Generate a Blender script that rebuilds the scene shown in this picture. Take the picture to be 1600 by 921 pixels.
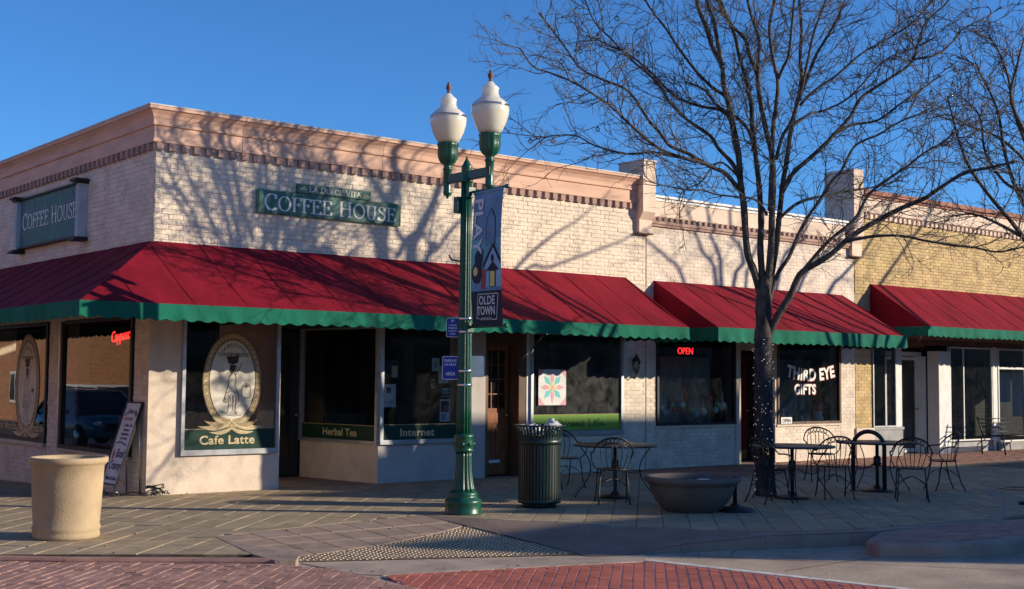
import bpy, math, random
from mathutils import Vector, Matrix
for o in list(bpy.data.objects): bpy.data.objects.remove(o)
C = bpy.context.scene.collection
SC = bpy.context.scene
R = random.Random(7)
# ------------------------------------------------------------------ camera, from two measured vanishing points
FPX = 2007.0; CX, CY = 800.0, 460.5
ax = Vector((2480, 152, FPX)).normalized()
ay = Vector((-1631, 117, FPX)); ay = (ay - ax*ax.dot(ay)).normalized()
az = ax.cross(ay)
def ray(u, v):
    c = Vector((u-CX, v-CY, FPX)); return Vector((ax.dot(c), ay.dot(c), az.dot(c)))
_d = ray(228, 775); EYE = 1.65
CAM = Vector((-_d.x*EYE/-_d.z, -_d.y*EYE/-_d.z, EYE))
def gp(u, v, z=0.0):
    d = ray(u, v); return CAM + d*((z-CAM.z)/d.z)
def fp(u, v, y=0.0):
    d = ray(u, v); return CAM + d*((y-CAM.y)/d.y)
def dp(u, v, depth):
    d = ray(u, v); return CAM + d*(depth/FPX)
cam = bpy.data.objects.new('camera', bpy.data.cameras.new('camera')); C.objects.link(cam)
right = Vector((ax.x, ay.x, az.x)); down = Vector((ax.y, ay.y, az.y)); fwd = Vector((ax.z, ay.z, az.z))
M = Matrix((right, -down, -fwd)).transposed().to_4x4(); M.translation = CAM
cam.matrix_world = M
cam.data.sensor_width = 36; cam.data.lens = FPX/1600*36
cam.data.clip_end = 3000; cam.data.clip_start = 0.1
SC.camera = cam
# ------------------------------------------------------------------ light
SUN_DIR = Vector((1.06, -1.0, 1.457*0.28)).normalized()      # towards the sun
SUN_EL = math.asin(SUN_DIR.z)
w = bpy.data.worlds.new('World'); SC.world = w; w.use_nodes = True
nt = w.node_tree; nt.nodes.clear()
sky = nt.nodes.new('ShaderNodeTexSky'); sky.sky_type = 'NISHITA'; sky.sun_disc = False
sky.sun_elevation = SUN_EL; sky.sun_rotation = math.atan2(SUN_DIR.x, SUN_DIR.y)
sky.altitude = 1700; sky.air_density = 1.0; sky.dust_density = 0.15; sky.ozone_density = 4.0
bg = nt.nodes.new('ShaderNodeBackground'); bg.inputs[1].default_value = 0.11
wo = nt.nodes.new('ShaderNodeOutputWorld')
tn = nt.nodes.new('ShaderNodeMix'); tn.data_type = 'RGBA'; tn.blend_type = 'MULTIPLY'; tn.inputs[0].default_value = 1.0; tn.inputs[7].default_value = (0.58, 1.0, 1.36, 1)      # deep dry-air blue
nt.links.new(sky.outputs[0], tn.inputs[6]); nt.links.new(tn.outputs[2], bg.inputs[0]); nt.links.new(bg.outputs[0], wo.inputs[0])
sl = bpy.data.lights.new('sun', 'SUN'); sl.energy = 5.0; sl.angle = math.radians(0.4); sl.color = (1.0, 0.87, 0.69)
so = bpy.data.objects.new('sun', sl); C.objects.link(so)
so.rotation_euler = SUN_DIR.to_track_quat('Z', 'Y').to_euler(); so.location = (10, -10, 12)
SC.view_settings.view_transform = 'Standard'; SC.view_settings.look = 'None'
SC.view_settings.exposure = 0.28; SC.view_settings.gamma = 1.0; SC.view_settings.use_curve_mapping = False
SC.cycles.use_denoising = True
SC.cycles.max_bounces = 6; SC.cycles.transparent_max_bounces = 12
SC.cycles.caustics_reflective = False; SC.cycles.caustics_refractive = False
SC.cycles.sample_clamp_indirect = 3.0

# ------------------------------------------------------------------ materials
MATS = {}
def mat(name, col, rough=0.8, var=0.12, vs=6.0, bump=0.0, bs=60.0, metal=0.0, spec=0.3, col2=None, obj_var=0.0, streak=None, coat=0.0, wear=0.34):
    """Procedural surface: base colour mottled by noise, optional second colour, bump and per-object tint."""
    if name in MATS: return MATS[name]
    m = bpy.data.materials.new(name); m.use_nodes = True; MATS[name] = m
    n = m.node_tree.nodes; l = m.node_tree.links; b = n['Principled BSDF']
    b.inputs['Roughness'].default_value = rough; b.inputs['Metallic'].default_value = metal
    b.inputs['Specular IOR Level'].default_value = spec
    if coat: b.inputs['Coat Weight'].default_value = coat
    geo = n.new('ShaderNodeNewGeometry')
    t = n.new('ShaderNodeTexNoise'); t.inputs['Scale'].default_value = vs; t.inputs['Detail'].default_value = 6
    l.new(geo.outputs['Position'], t.inputs['Vector'])
    if streak:
        mp = n.new('ShaderNodeMapping'); mp.inputs['Scale'].default_value = streak
        l.new(geo.outputs['Position'], mp.inputs['Vector']); l.new(mp.outputs[0], t.inputs['Vector'])
    rp = n.new('ShaderNodeValToRGB')
    c2 = col2 if col2 else tuple(c*(1-2.2*var) for c in col)
    c1 = tuple(min(1, c*(1+var)) for c in col)
    rp.color_ramp.elements[0].position = 0.3; rp.color_ramp.elements[0].color = (*[max(0, c) for c in c2], 1)
    rp.color_ramp.elements[1].position = 0.65; rp.color_ramp.elements[1].color = (*c1, 1)
    l.new(t.outputs['Fac'], rp.inputs['Fac'])
    src = rp.outputs['Color']
    # broad weathering and fine grain on top of the mottling
    t5 = n.new('ShaderNodeTexNoise'); t5.inputs['Scale'].default_value = 0.9; t5.inputs['Detail'].default_value = 5; t5.inputs['Roughness'].default_value = 0.65; l.new(geo.outputs['Position'], t5.inputs['Vector'])
    t6 = n.new('ShaderNodeTexNoise'); t6.inputs['Scale'].default_value = 90; t6.inputs['Detail'].default_value = 2; l.new(geo.outputs['Position'], t6.inputs['Vector'])
    a5 = n.new('ShaderNodeMath'); a5.operation = 'MULTIPLY_ADD'; l.new(t5.outputs['Fac'], a5.inputs[0]); a5.inputs[1].default_value = wear; a5.inputs[2].default_value = 1-wear*0.5
    a6 = n.new('ShaderNodeMath'); a6.operation = 'MULTIPLY_ADD'; l.new(t6.outputs['Fac'], a6.inputs[0]); a6.inputs[1].default_value = wear*0.7; a6.inputs[2].default_value = 1-wear*0.35
    a7 = n.new('ShaderNodeMath'); a7.operation = 'MULTIPLY'; l.new(a5.outputs[0], a7.inputs[0]); l.new(a6.outputs[0], a7.inputs[1])
    h7 = n.new('ShaderNodeHueSaturation'); l.new(a7.outputs[0], h7.inputs['Value']); l.new(src, h7.inputs['Color']); src = h7.outputs['Color']
    if obj_var:
        oi = n.new('ShaderNodeObjectInfo'); hs = n.new('ShaderNodeHueSaturation')
        # per piece tint: random per island inside joined meshes, per object otherwise
        ad = n.new('ShaderNodeMath'); ad.operation = 'ADD'; l.new(oi.outputs['Random'], ad.inputs[0]); l.new(geo.outputs['Random Per Island'], ad.inputs[1])
        fr = n.new('ShaderNodeMath'); fr.operation = 'FRACT'; l.new(ad.outputs[0], fr.inputs[0])
        mr = n.new('ShaderNodeMapRange'); mr.inputs['To Min'].default_value = 1-obj_var; mr.inputs['To Max'].default_value = 1+obj_var
        l.new(fr.outputs[0], mr.inputs['Value']); l.new(mr.outputs[0], hs.inputs['Value']); l.new(src, hs.inputs['Color'])
        src = hs.outputs['Color']
    l.new(src, b.inputs['Base Color'])
    if bump:
        t2 = n.new('ShaderNodeTexNoise'); t2.inputs['Scale'].default_value = bs; t2.inputs['Detail'].default_value = 8
        l.new(geo.outputs['Position'], t2.inputs['Vector'])
        bp = n.new('ShaderNodeBump'); bp.inputs['Strength'].default_value = min(1, bump); bp.inputs['Distance'].default_value = 0.02*max(1, bump)
        l.new(t2.outputs['Fac'], bp.inputs['Height']); l.new(bp.outputs[0], b.inputs['Normal'])
    return m
def emis(name, col, s):
    m = bpy.data.materials.new(name); m.use_nodes = True; n = m.node_tree.nodes; b = n['Principled BSDF']
    b.inputs['Base Color'].default_value = (*col, 1); b.inputs['Emission Color'].default_value = (*col, 1)
    b.inputs['Emission Strength'].default_value = s; MATS[name] = m; return m
def glassm(name, tint, gain=1.5, rough=0.0, dirt=0.012):
    m = bpy.data.materials.new(name); m.use_nodes = True; n = m.node_tree.nodes; l = m.node_tree.links; n.clear()
    o = n.new('ShaderNodeOutputMaterial'); mx = n.new('ShaderNodeMixShader'); tr = n.new('ShaderNodeBsdfTransparent'); gl = n.new('ShaderNodeBsdfGlossy')
    tr.inputs[0].default_value = (*tint, 1); gl.inputs['Roughness'].default_value = rough
    fr = n.new('ShaderNodeFresnel'); fr.inputs[0].default_value = 1.5
    mu = n.new('ShaderNodeMath'); mu.operation = 'MULTIPLY'; mu.inputs[1].default_value = gain; mu.use_clamp = True
    l.new(fr.outputs[0], mu.inputs[0]); l.new(mu.outputs[0], mx.inputs[0]); l.new(tr.outputs[0], mx.inputs[1]); l.new(gl.outputs[0], mx.inputs[2])
    # slight waviness of old plate glass and a film of dust
    geo = n.new('ShaderNodeNewGeometry'); t = n.new('ShaderNodeTexNoise'); t.inputs['Scale'].default_value = 1.3
    l.new(geo.outputs['Position'], t.inputs['Vector']); bp = n.new('ShaderNodeBump'); bp.inputs['Strength'].default_value = 0.05; bp.inputs['Distance'].default_value = 0.02
    l.new(t.outputs['Fac'], bp.inputs['Height']); l.new(bp.outputs[0], gl.inputs['Normal'])
    df = n.new('ShaderNodeBsdfDiffuse'); df.inputs[0].default_value = (0.5, 0.52, 0.5, 1)
    t3 = n.new('ShaderNodeTexNoise'); t3.inputs['Scale'].default_value = 3.5; t3.inputs['Detail'].default_value = 7; t3.inputs['Distortion'].default_value = 1.5
    l.new(geo.outputs['Position'], t3.inputs['Vector'])
    mr = n.new('ShaderNodeMapRange'); mr.inputs['From Min'].default_value = 0.35; mr.inputs['From Max'].default_value = 0.75; mr.inputs['To Min'].default_value = dirt*0.3; mr.inputs['To Max'].default_value = dirt*2
    l.new(t3.outputs['Fac'], mr.inputs['Value'])
    m2 = n.new('ShaderNodeMixShader'); l.new(mr.outputs[0], m2.inputs[0]); l.new(mx.outputs[0], m2.inputs[1]); l.new(df.outputs[0], m2.inputs[2])
    l.new(m2.outputs[0], o.inputs[0]); MATS[name] = m; return m

mat('cream_brick', (0.76, 0.65, 0.52), 0.85, 0.08, 2.5, 0.55, 45, obj_var=0.07)
mat('rock_brick', (0.79, 0.665, 0.51), 0.85, 0.05, 2.5, 0.8, 22, obj_var=0.03, wear=0.22)
mat('cream_mortar', (0.70, 0.60, 0.48), 0.9, 0.12, 8, 0.4, 60)
mat('yellow_brick', (0.58, 0.42, 0.20), 0.85, 0.12, 3, 0.5, 50, obj_var=0.13)
mat('yellow_mortar', (0.42, 0.32, 0.18), 0.9, 0.1, 8, 0.3, 60)
mat('plaster', (0.68, 0.56, 0.44), 0.85, 0.07, 3, 0.25, 25)
mat('plaster_grey', (0.50, 0.45, 0.41), 0.85, 0.06, 3, 0.2, 25)  # same plaster with its shaded tone put into the colour
mat('peach', (0.70, 0.44, 0.31), 0.75, 0.07, 1.6, 0.1, 30, streak=(1, 1, 6))
mat('peach_light', (0.76, 0.58, 0.44), 0.75, 0.07, 1.6, 0.1, 30)
mat('cap_metal', (0.62, 0.55, 0.48), 0.6, 0.12, 4)
mat('brown_paint', (0.20, 0.10, 0.07), 0.7, 0.12, 5)
mat('terracotta', (0.33, 0.12, 0.07), 0.7, 0.2, 5)
mat('roof', (0.05, 0.05, 0.055), 0.95, 0.2, 3)
mat('dark_joint', (0.05, 0.035, 0.03), 0.9)
def fabric(name, col):
    m = mat(name, col, 0.78, 0.12, 1.8, 0.8, 7, spec=0.12, streak=(1.5, 0.6, 0.6), wear=0.55); return m
fabric('red_canvas', (0.22, 0.008, 0.020)); fabric('green_canvas', (0.009, 0.135, 0.085))
mat('seam', (0.19, 0.007, 0.016), 0.8)
mat('alu', (0.45, 0.46, 0.47), 0.35, 0.08, 8, metal=0.6)
mat('white_paint', (0.74, 0.72, 0.68), 0.5, 0.05, 5)
mat('black_frame', (0.02, 0.02, 0.022), 0.5, 0.1)
mat('wood_trim', (0.13, 0.075, 0.045), 0.6, 0.15, 9, streak=(1, 1, .2))
mat('wood_door', (0.26, 0.085, 0.028), 0.4, 0.22, 7, streak=(4, 4, .5), coat=0.3)
mat('red_door', (0.12, 0.012, 0.014), 0.5, 0.1)
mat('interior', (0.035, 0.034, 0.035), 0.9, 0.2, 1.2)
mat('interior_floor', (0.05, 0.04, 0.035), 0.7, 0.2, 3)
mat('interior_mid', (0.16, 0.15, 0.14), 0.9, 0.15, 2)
mat('sill_stone', (0.36, 0.36, 0.35), 0.85, 0.1, 4, 0.3, 40)
mat('sign_green', (0.055, 0.17, 0.125), 0.45, 0.06, 4)
mat('sign_white', (0.80, 0.79, 0.74), 0.5, 0.03)
mat('gold', (0.62, 0.50, 0.28), 0.55, 0.08, 20)
mat('gold_dark', (0.40, 0.29, 0.15), 0.6, 0.15, 30)
mat('decal_green', (0.006, 0.04, 0.027), 0.4, 0.05)
mat('decal_cream', (0.72, 0.66, 0.52), 0.6, 0.04)
mat('decal_brown', (0.07, 0.045, 0.03), 0.6, 0.1)
mat('lime', (0.22, 0.42, 0.06), 0.6, 0.05)
mat('lime_dark', (0.03, 0.07, 0.03), 0.6, 0.05)
mat('post_green', (0.008, 0.085, 0.048), 0.35, 0.14, 14, 0.12, 30, spec=0.5)
mat('can_green', (0.006, 0.022, 0.018), 0.38, 0.12, 9, spec=0.5)
mat('iron', (0.012, 0.012, 0.013), 0.45, 0.1, 20, spec=0.5)
mat('iron_top', (0.035, 0.033, 0.03), 0.4, 0.2, 12, spec=0.5)
mat('planter_tan', (0.47, 0.35, 0.21), 0.85, 0.09, 3, 0.25, 60)
mat('planter_grey', (0.14, 0.118, 0.10), 0.85, 0.09, 3, 0.2, 50)
mat('soil', (0.05, 0.035, 0.025), 0.95, 0.3, 20, 1.0, 40)
mat('bark', (0.095, 0.078, 0.066), 0.85, 0.35, 14, 0.9, 50, streak=(1, 1, .35))
mat('twig', (0.15, 0.125, 0.105), 0.8, 0.2, 20)
mat('paver', (0.385, 0.295, 0.185), 0.85, 0.10, 5, 0.3, 80, obj_var=0.12)
mat('paver_bed', (0.16, 0.13, 0.10), 0.95, 0.2, 12, 0.4, 60)
mat('paver_mauve', (0.33, 0.24, 0.18), 0.85, 0.08, 5, 0.3, 80, obj_var=0.06)
mat('slab', (0.27, 0.20, 0.155), 0.85, 0.10, 2, 0.6, 70, wear=0.6)
mat('kerb', (0.34, 0.25, 0.195), 0.85, 0.10, 4, 0.5, 60)
mat('road', (0.50, 0.39, 0.29), 0.85, 0.14, 1.4, 0.9, 110, col2=(0.36, 0.28, 0.21), wear=0.7)
mat('gutter', (0.46, 0.36, 0.28), 0.85, 0.12, 3, 0.7, 90)
mat('red_brick', (0.47, 0.135, 0.09), 0.8, 0.10, 4, 0.4, 90, obj_var=0.12)
mat('mauve_brick', (0.42, 0.235, 0.18), 0.8, 0.10, 4, 0.5, 90, obj_var=0.13)
mat('light_joint', (0.66, 0.58, 0.48), 0.9, 0.15, 30)
mat('mauve_joint', (0.26, 0.17, 0.15), 0.9, 0.35, 9, col2=(0.16, 0.10, 0.09))
mat('white_line', (0.66, 0.62, 0.54), 0.85, 0.15, 12)
mat('dome', (0.60, 0.46, 0.29), 0.8, 0.12, 10)
mat('dome_bed', (0.26, 0.19, 0.13), 0.9, 0.12, 10)
mat('rubber', (0.015, 0.015, 0.016), 0.85)
mat('chrome', (0.6, 0.6, 0.6), 0.2, 0.02, metal=1.0)
mat('far_brick', (0.42, 0.17, 0.075), 0.85, 0.12, 3, 0.3, 40, obj_var=0.14)
mat('far_mortar', (0.40, 0.28, 0.19), 0.9, 0.12, 8)
mat('far_wall', (0.30, 0.24, 0.20), 0.9, 0.12, 2)
mat('far_dark', (0.03, 0.035, 0.045), 0.3, 0.1)
mat('car_teal', (0.03, 0.16, 0.21), 0.25, 0.04, coat=0.8)
mat('car_white', (0.62, 0.62, 0.60), 0.25, 0.04, coat=0.8)
mat('car_glass', (0.015, 0.018, 0.02), 0.08, 0.02, spec=0.6)
mat('paper', (0.68, 0.68, 0.66), 0.8, 0.05)
mat('bag', (0.62, 0.62, 0.62), 0.6, 0.08, 12, 0.8, 20)
mat('ink', (0.02, 0.02, 0.025), 0.7)
mat('pink', (0.66, 0.34, 0.38), 0.7, 0.05); mat('aqua', (0.16, 0.52, 0.50), 0.7, 0.05); mat('straw', (0.70, 0.56, 0.28), 0.7, 0.05)
mat('sign_blue', (0.02, 0.04, 0.30), 0.4, 0.05); mat('banner_blue', (0.15, 0.30, 0.46), 0.8, 0.1, 3); mat('banner_teal', (0.17, 0.42, 0.52), 0.8, 0.1, 3)  # banner blues lightened in place of sunlight through the cloth
mat('banner_navy', (0.035, 0.04, 0.06), 0.8, 0.05); mat('banner_text', (0.62, 0.68, 0.74), 0.8, 0.05); mat('banner_sky', (0.28, 0.50, 0.68), 0.8, 0.05)
mat('banner_yellow', (0.75, 0.68, 0.25), 0.8); mat('banner_red', (0.45, 0.08, 0.07), 0.8); mat('yellow_paper', (0.70, 0.62, 0.15), 0.8)
mat('brass', (0.55, 0.40, 0.15), 0.35, 0.1, metal=0.8); mat('leaf', (0.05, 0.12, 0.035), 0.7, 0.3, 12)
mat('orn_red', (0.75, 0.04, 0.04), 0.2, 0.05, spec=0.8); mat('orn_white', (0.9, 0.92, 0.92), 0.2, 0.05, spec=0.8); mat('orn_blue', (0.3, 0.55, 0.7), 0.2, 0.05, spec=0.8); mat('orn_green', (0.2, 0.5, 0.25), 0.2, 0.05, spec=0.8)
mat('cabinet', (0.50, 0.57, 0.60), 0.5, 0.06, 4); mat('cabinet_face', (0.06, 0.20, 0.19), 0.6, 0.05, 3, spec=0.2); mat('cabinet_dark', (0.035, 0.03, 0.03), 0.6)
mat('ghost_letters', (0.17, 0.29, 0.27), 0.6); mat('pale_letters', (0.74, 0.78, 0.74), 0.6)
mat('board_white', (0.66, 0.68, 0.70), 0.6, 0.05, 6); mat('ink_blue', (0.03, 0.035, 0.08), 0.6); mat('ink_red', (0.40, 0.08, 0.08), 0.6)
emis('neon', (1.0, 0.03, 0.03), 1.6); emis('tiny_bulb', (1.0, 0.93, 0.8), 0.35)
glassm('glass', (0.84, 0.87, 0.85), 1.5); glassm('glass_frosted', (0.55, 0.62, 0.60), 1.2, 0.02, 0.07); glassm('clear_bulb', (0.9, 0.9, 0.88), 1.5, 0.05)
m = mat('lamp_glass', (0.70, 0.66, 0.55), 0.18, 0.03, 3, spec=0.6, wear=0.12)
_b = m.node_tree.nodes['Principled BSDF']; _b.inputs['Subsurface Weight'].default_value = 0.8; _b.inputs['Subsurface Radius'].default_value = (0.30, 0.29, 0.27); _b.inputs['Subsurface Scale'].default_value = 1.0

# ------------------------------------------------------------------ mesh builder
class MB:
    def __init__(s): s.v = []; s.f = []; s.m = []; s.mats = []; s.cur = 0; s.sm = []; s.smooth = False
    def use(s, name):
        if name not in s.mats: s.mats.append(name)
        s.cur = s.mats.index(name); return s
    def face(s, idx): s.f.append(tuple(idx)); s.m.append(s.cur); s.sm.append(s.smooth)
    def poly(s, pts):
        b = len(s.v); s.v += [tuple(p) for p in pts]; s.face(range(b, b+len(pts))); return s
    def box(s, x0, x1, y0, y1, z0, z1):
        b = len(s.v); s.v += [(x, y, z) for z in (z0, z1) for y in (y0, y1) for x in (x0, x1)]
        for q in ((0, 2, 3, 1), (4, 5, 7, 6), (0, 1, 5, 4), (1, 3, 7, 5), (3, 2, 6, 7), (2, 0, 4, 6)): s.face([b+i for i in q])
        return s
    def obox(s, c, X, Y, Z):            # oriented box: centre and three half vectors
        b = len(s.v); c = Vector(c); X = Vector(X); Y = Vector(Y); Z = Vector(Z)
        s.v += [tuple(c+X*i+Y*j+Z*k) for k in (-1, 1) for j in (-1, 1) for i in (-1, 1)]
        for q in ((0, 2, 3, 1), (4, 5, 7, 6), (0, 1, 5, 4), (1, 3, 7, 5), (3, 2, 6, 7), (2, 0, 4, 6)): s.face([b+i for i in q])
        return s
    def prism(s, pts, off):             # polygon swept by a vector
        off = Vector(off); n = len(pts); b = len(s.v)
        s.v += [tuple(Vector(p)) for p in pts] + [tuple(Vector(p)+off) for p in pts]
        s.face(range(b+n-1, b-1, -1)); s.face(range(b+n, b+2*n))
        for i in range(n): s.face((b+i, b+(i+1) % n, b+n+(i+1) % n, b+n+i))
        return s
    def lathe(s, prof, c=(0, 0, 0), n=24, flute=0, fd=0.0, sx=1, sy=1):   # prof: (r, z)
        sm = s.smooth; s.smooth = True; b = len(s.v)
        for r, z in prof:
            for i in range(n):
                a = 2*math.pi*i/n; rr = r
                if flute: rr = r*(1-fd*(0.5-0.5*math.cos(a*flute)))
                s.v.append((c[0]+rr*math.cos(a)*sx, c[1]+rr*math.sin(a)*sy, c[2]+z))
        for k in range(len(prof)-1):
            for i in range(n):
                j = (i+1) % n; s.face((b+k*n+i, b+k*n+j, b+(k+1)*n+j, b+(k+1)*n+i))
        if prof[0][0] > 1e-4: s.face([b+n-1-i for i in range(n)])
        if prof[-1][0] > 1e-4: s.face([b+(len(prof)-1)*n+i for i in range(n)])
        s.smooth = sm; return s
    def tube(s, pts, rad, n=6, closed=False, cap=True):
        pts = [Vector(p) for p in pts]; m = len(pts)
        if not isinstance(rad, (list, tuple)): rad = [rad]*m
        sm = s.smooth; s.smooth = True; b = len(s.v); up = None
        for i, p in enumerate(pts):
            a = pts[(i-1) % m] if (closed or i > 0) else p; c = pts[(i+1) % m] if (closed or i < m-1) else p
            t = (c-a)
            if t.length < 1e-9: t = Vector((0, 0, 1))
            t.normalize()
            if up is None: up = Vector((0, 0, 1)) if abs(t.z) < 0.9 else Vector((1, 0, 0))
            e = up - t*up.dot(t)
            if e.length < 1e-6: e = t.orthogonal()
            e.normalize(); g = t.cross(e); up = e
            for k in range(n):
                q = 2*math.pi*k/n; s.v.append(tuple(p+(e*math.cos(q)+g*math.sin(q))*rad[i]))
        for i in range(m if closed else m-1):
            i2 = (i+1) % m
            for k in range(n):
                k2 = (k+1) % n; s.face((b+i*n+k, b+i*n+k2, b+i2*n+k2, b+i2*n+k))
        if cap and not closed and n > 2:
            s.face([b+n-1-k for k in range(n)]); s.face([b+(m-1)*n+k for k in range(n)])
        s.smooth = sm; return s
    def ball(s, c, r, n=8, k=5, sz=1.0):
        prof = [(r*math.sin(math.pi*i/k), -r*sz*math.cos(math.pi*i/k)) for i in range(k+1)]
        prof[0] = (1e-5, prof[0][1]); prof[-1] = (1e-5, prof[-1][1]); return s.lathe(prof, c, n)
    def mesh(s, name):
        me = bpy.data.meshes.new(name); me.from_pydata(s.v, [], s.f)
        for q in s.mats: me.materials.append(MATS[q])
        me.polygons.foreach_set('material_index', s.m); me.polygons.foreach_set('use_smooth', s.sm); me.update(); return me
    def build(s, name, parent=None, mx=None):
        return obj(name, s.mesh(name), parent, mx)
def obj(name, me, parent=None, mx=None):
    o = bpy.data.objects.new(name, me); C.objects.link(o)
    if mx is not None: o.matrix_world = mx
    if parent is not None:
        o.parent = parent; o.matrix_parent_inverse = parent.matrix_basis.inverted()   # children are given in world coordinates
        if mx is not None: o.matrix_basis = mx
    return o
def tag(o, label=None, cat=None, group=None, kind=None):
    if label: o['label'] = label
    if cat: o['category'] = cat
    if group: o['group'] = group
    if kind: o['kind'] = kind
    return o
def thing(name, label, cat, loc=(0, 0, 0), rz=0, group=None):
    o = bpy.data.objects.new(name, None); C.objects.link(o); o.matrix_basis = Matrix.Translation(loc) @ Matrix.Rotation(rz, 4, 'Z'); o.empty_display_size = 0.1
    return tag(o, label, cat, group)
def local_child(name, mb, parent):                 # mesh given in the parent's own frame
    o = bpy.data.objects.new(name, mb if isinstance(mb, bpy.types.Mesh) else mb.mesh(name)); C.objects.link(o); o.parent = parent; return o
def dup(root, loc, rz, label=None):
    r = root.copy(); C.objects.link(r); r.matrix_basis = Matrix.Translation(loc) @ Matrix.Rotation(rz, 4, 'Z')
    if label: r['label'] = label
    for ch in list(root.children):
        c = ch.copy(); C.objects.link(c); c.parent = r
        for g in list(ch.children):
            d = g.copy(); C.objects.link(d); d.parent = c
    return r
# frames: local X right, local Y up, local Z out of the surface
def frameF(x, z, y=0.0): return Matrix(((1, 0, 0, x), (0, 0, -1, y), (0, 1, 0, z), (0, 0, 0, 1)))
def frameL(y, z, x=0.0): return Matrix(((0, 0, -1, x), (-1, 0, 0, y), (0, 1, 0, z), (0, 0, 0, 1)))
def frame(o, X, Y):
    X = Vector(X).normalized(); Y = Vector(Y); Y = (Y-X*X.dot(Y)).normalized(); Z = X.cross(Y)
    m = Matrix((X, Y, Z)).transposed().to_4x4(); m.translation = Vector(o); return m

# ------------------------------------------------------------------ lettering
def textmesh(s, h, matname, width=None, bold=0.0, shear=0.0, ex=0.001, align='CENTER', bend=None):
    cu = bpy.data.curves.new('lettering', 'FONT'); cu.body = s; cu.size = h*1.38; cu.align_x = align; cu.offset = bold*h; cu.shear = shear; cu.extrude = ex
    cu.resolution_u = 3; cu.space_character = 1.0+bold*1.4
    t = bpy.data.objects.new('lettering', cu); C.objects.link(t)
    bpy.context.view_layer.update()
    me = bpy.data.meshes.new_from_object(t.evaluated_get(bpy.context.evaluated_depsgraph_get()))
    bpy.data.objects.remove(t); me.materials.clear(); me.materials.append(MATS[matname])
    xs = [v.co.x for v in me.vertices]
    if width and xs:
        k = width/(max(xs)-min(xs))
        for v in me.vertices: v.co.x *= k
    if bend:
        for v in me.vertices:
            a = v.co.x/bend; r = bend+v.co.y; v.co.x = r*math.sin(a); v.co.y = r*math.cos(a)-bend
    return me
def arc(cx, cy, rx, ry, a0, a1, n=14): return [(cx+rx*math.cos(math.radians(a0+(a1-a0)*i/n)), cy+ry*math.sin(math.radians(a0+(a1-a0)*i/n))) for i in range(n+1)]
SER = {   # serif capitals: strokes, serif feet (x, y), advance
 'C': ([arc(.46, .5, .38, .5, 48, 312), [(.72, .98), (.72, .70)], [(.72, .02), (.72, .16)]], [], .86),
 'O': ([arc(.47, .5, .39, .5, 0, 360, 22)], [], .96),
 'G': ([arc(.46, .5, .38, .5, 48, 312), [(.72, .98), (.72, .70)], [(.74, .42), (.74, .06)]], [(.74, .42)], .92),
 'F': ([[(.2, 0), (.2, 1)], [(.2, .985), (.66, .985)], [(.66, 1), (.66, .8)], [(.2, .53), (.5, .53)], [(.5, .63), (.5, .42)]], [(.2, 0), (.1, 1)], .70),
 'E': ([[(.2, 0), (.2, 1)], [(.2, .985), (.66, .985)], [(.66, 1), (.66, .8)], [(.2, .53), (.5, .53)], [(.5, .63), (.5, .42)], [(.2, .015), (.7, .015)], [(.7, 0), (.7, .2)]], [(.1, 0), (.1, 1)], .78),
 'H': ([[(.2, 0), (.2, 1)], [(.76, 0), (.76, 1)], [(.2, .52), (.76, .52)]], [(.2, 0), (.2, 1), (.76, 0), (.76, 1)], .98),
 'U': ([[(.2, 1), (.2, .35)] + arc(.46, .33, .26, .33, 180, 360, 8) + [(.72, 1)]], [(.2, 1), (.72, 1)], .92),
 'S': ([[(.56, .8), (.5, .93), (.36, .99), (.2, .93), (.13, .78), (.2, .63), (.37, .53), (.53, .42), (.6, .26), (.52, .08), (.35, .01), (.18, .06), (.11, .2)], [(.57, .98), (.57, .74)], [(.1, .02), (.1, .26)]], [], .70),
 'L': ([[(.2, 0), (.2, 1)], [(.2, .015), (.64, .015)], [(.64, 0), (.64, .22)]], [(.1, 0), (.2, 1)], .70),
 'A': ([[(.1, 0), (.44, 1)], [(.44, 1), (.8, 0)], [(.22, .36), (.68, .36)]], [(.1, 0), (.8, 0)], .90),
 'D': ([[(.2, 0), (.2, 1)], [(.2, .985), (.4, .985)] + arc(.4, .5, .38, .485, 90, -90, 10) + [(.2, .015)]], [(.1, 0), (.1, 1)], .90),
 'V': ([[(.08, 1), (.42, 0)], [(.42, 0), (.76, 1)]], [(.08, 1), (.76, 1)], .84),
 'I': ([[(.2, 0), (.2, 1)]], [(.2, 0), (.2, 1)], .40),
 'T': ([[(.38, 0), (.38, 1)], [(.04, .985), (.72, .985)], [(.04, 1), (.04, .8)], [(.72, 1), (.72, .8)]], [(.38, 0)], .76),
 ' ': ([], [], .45)}
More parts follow.
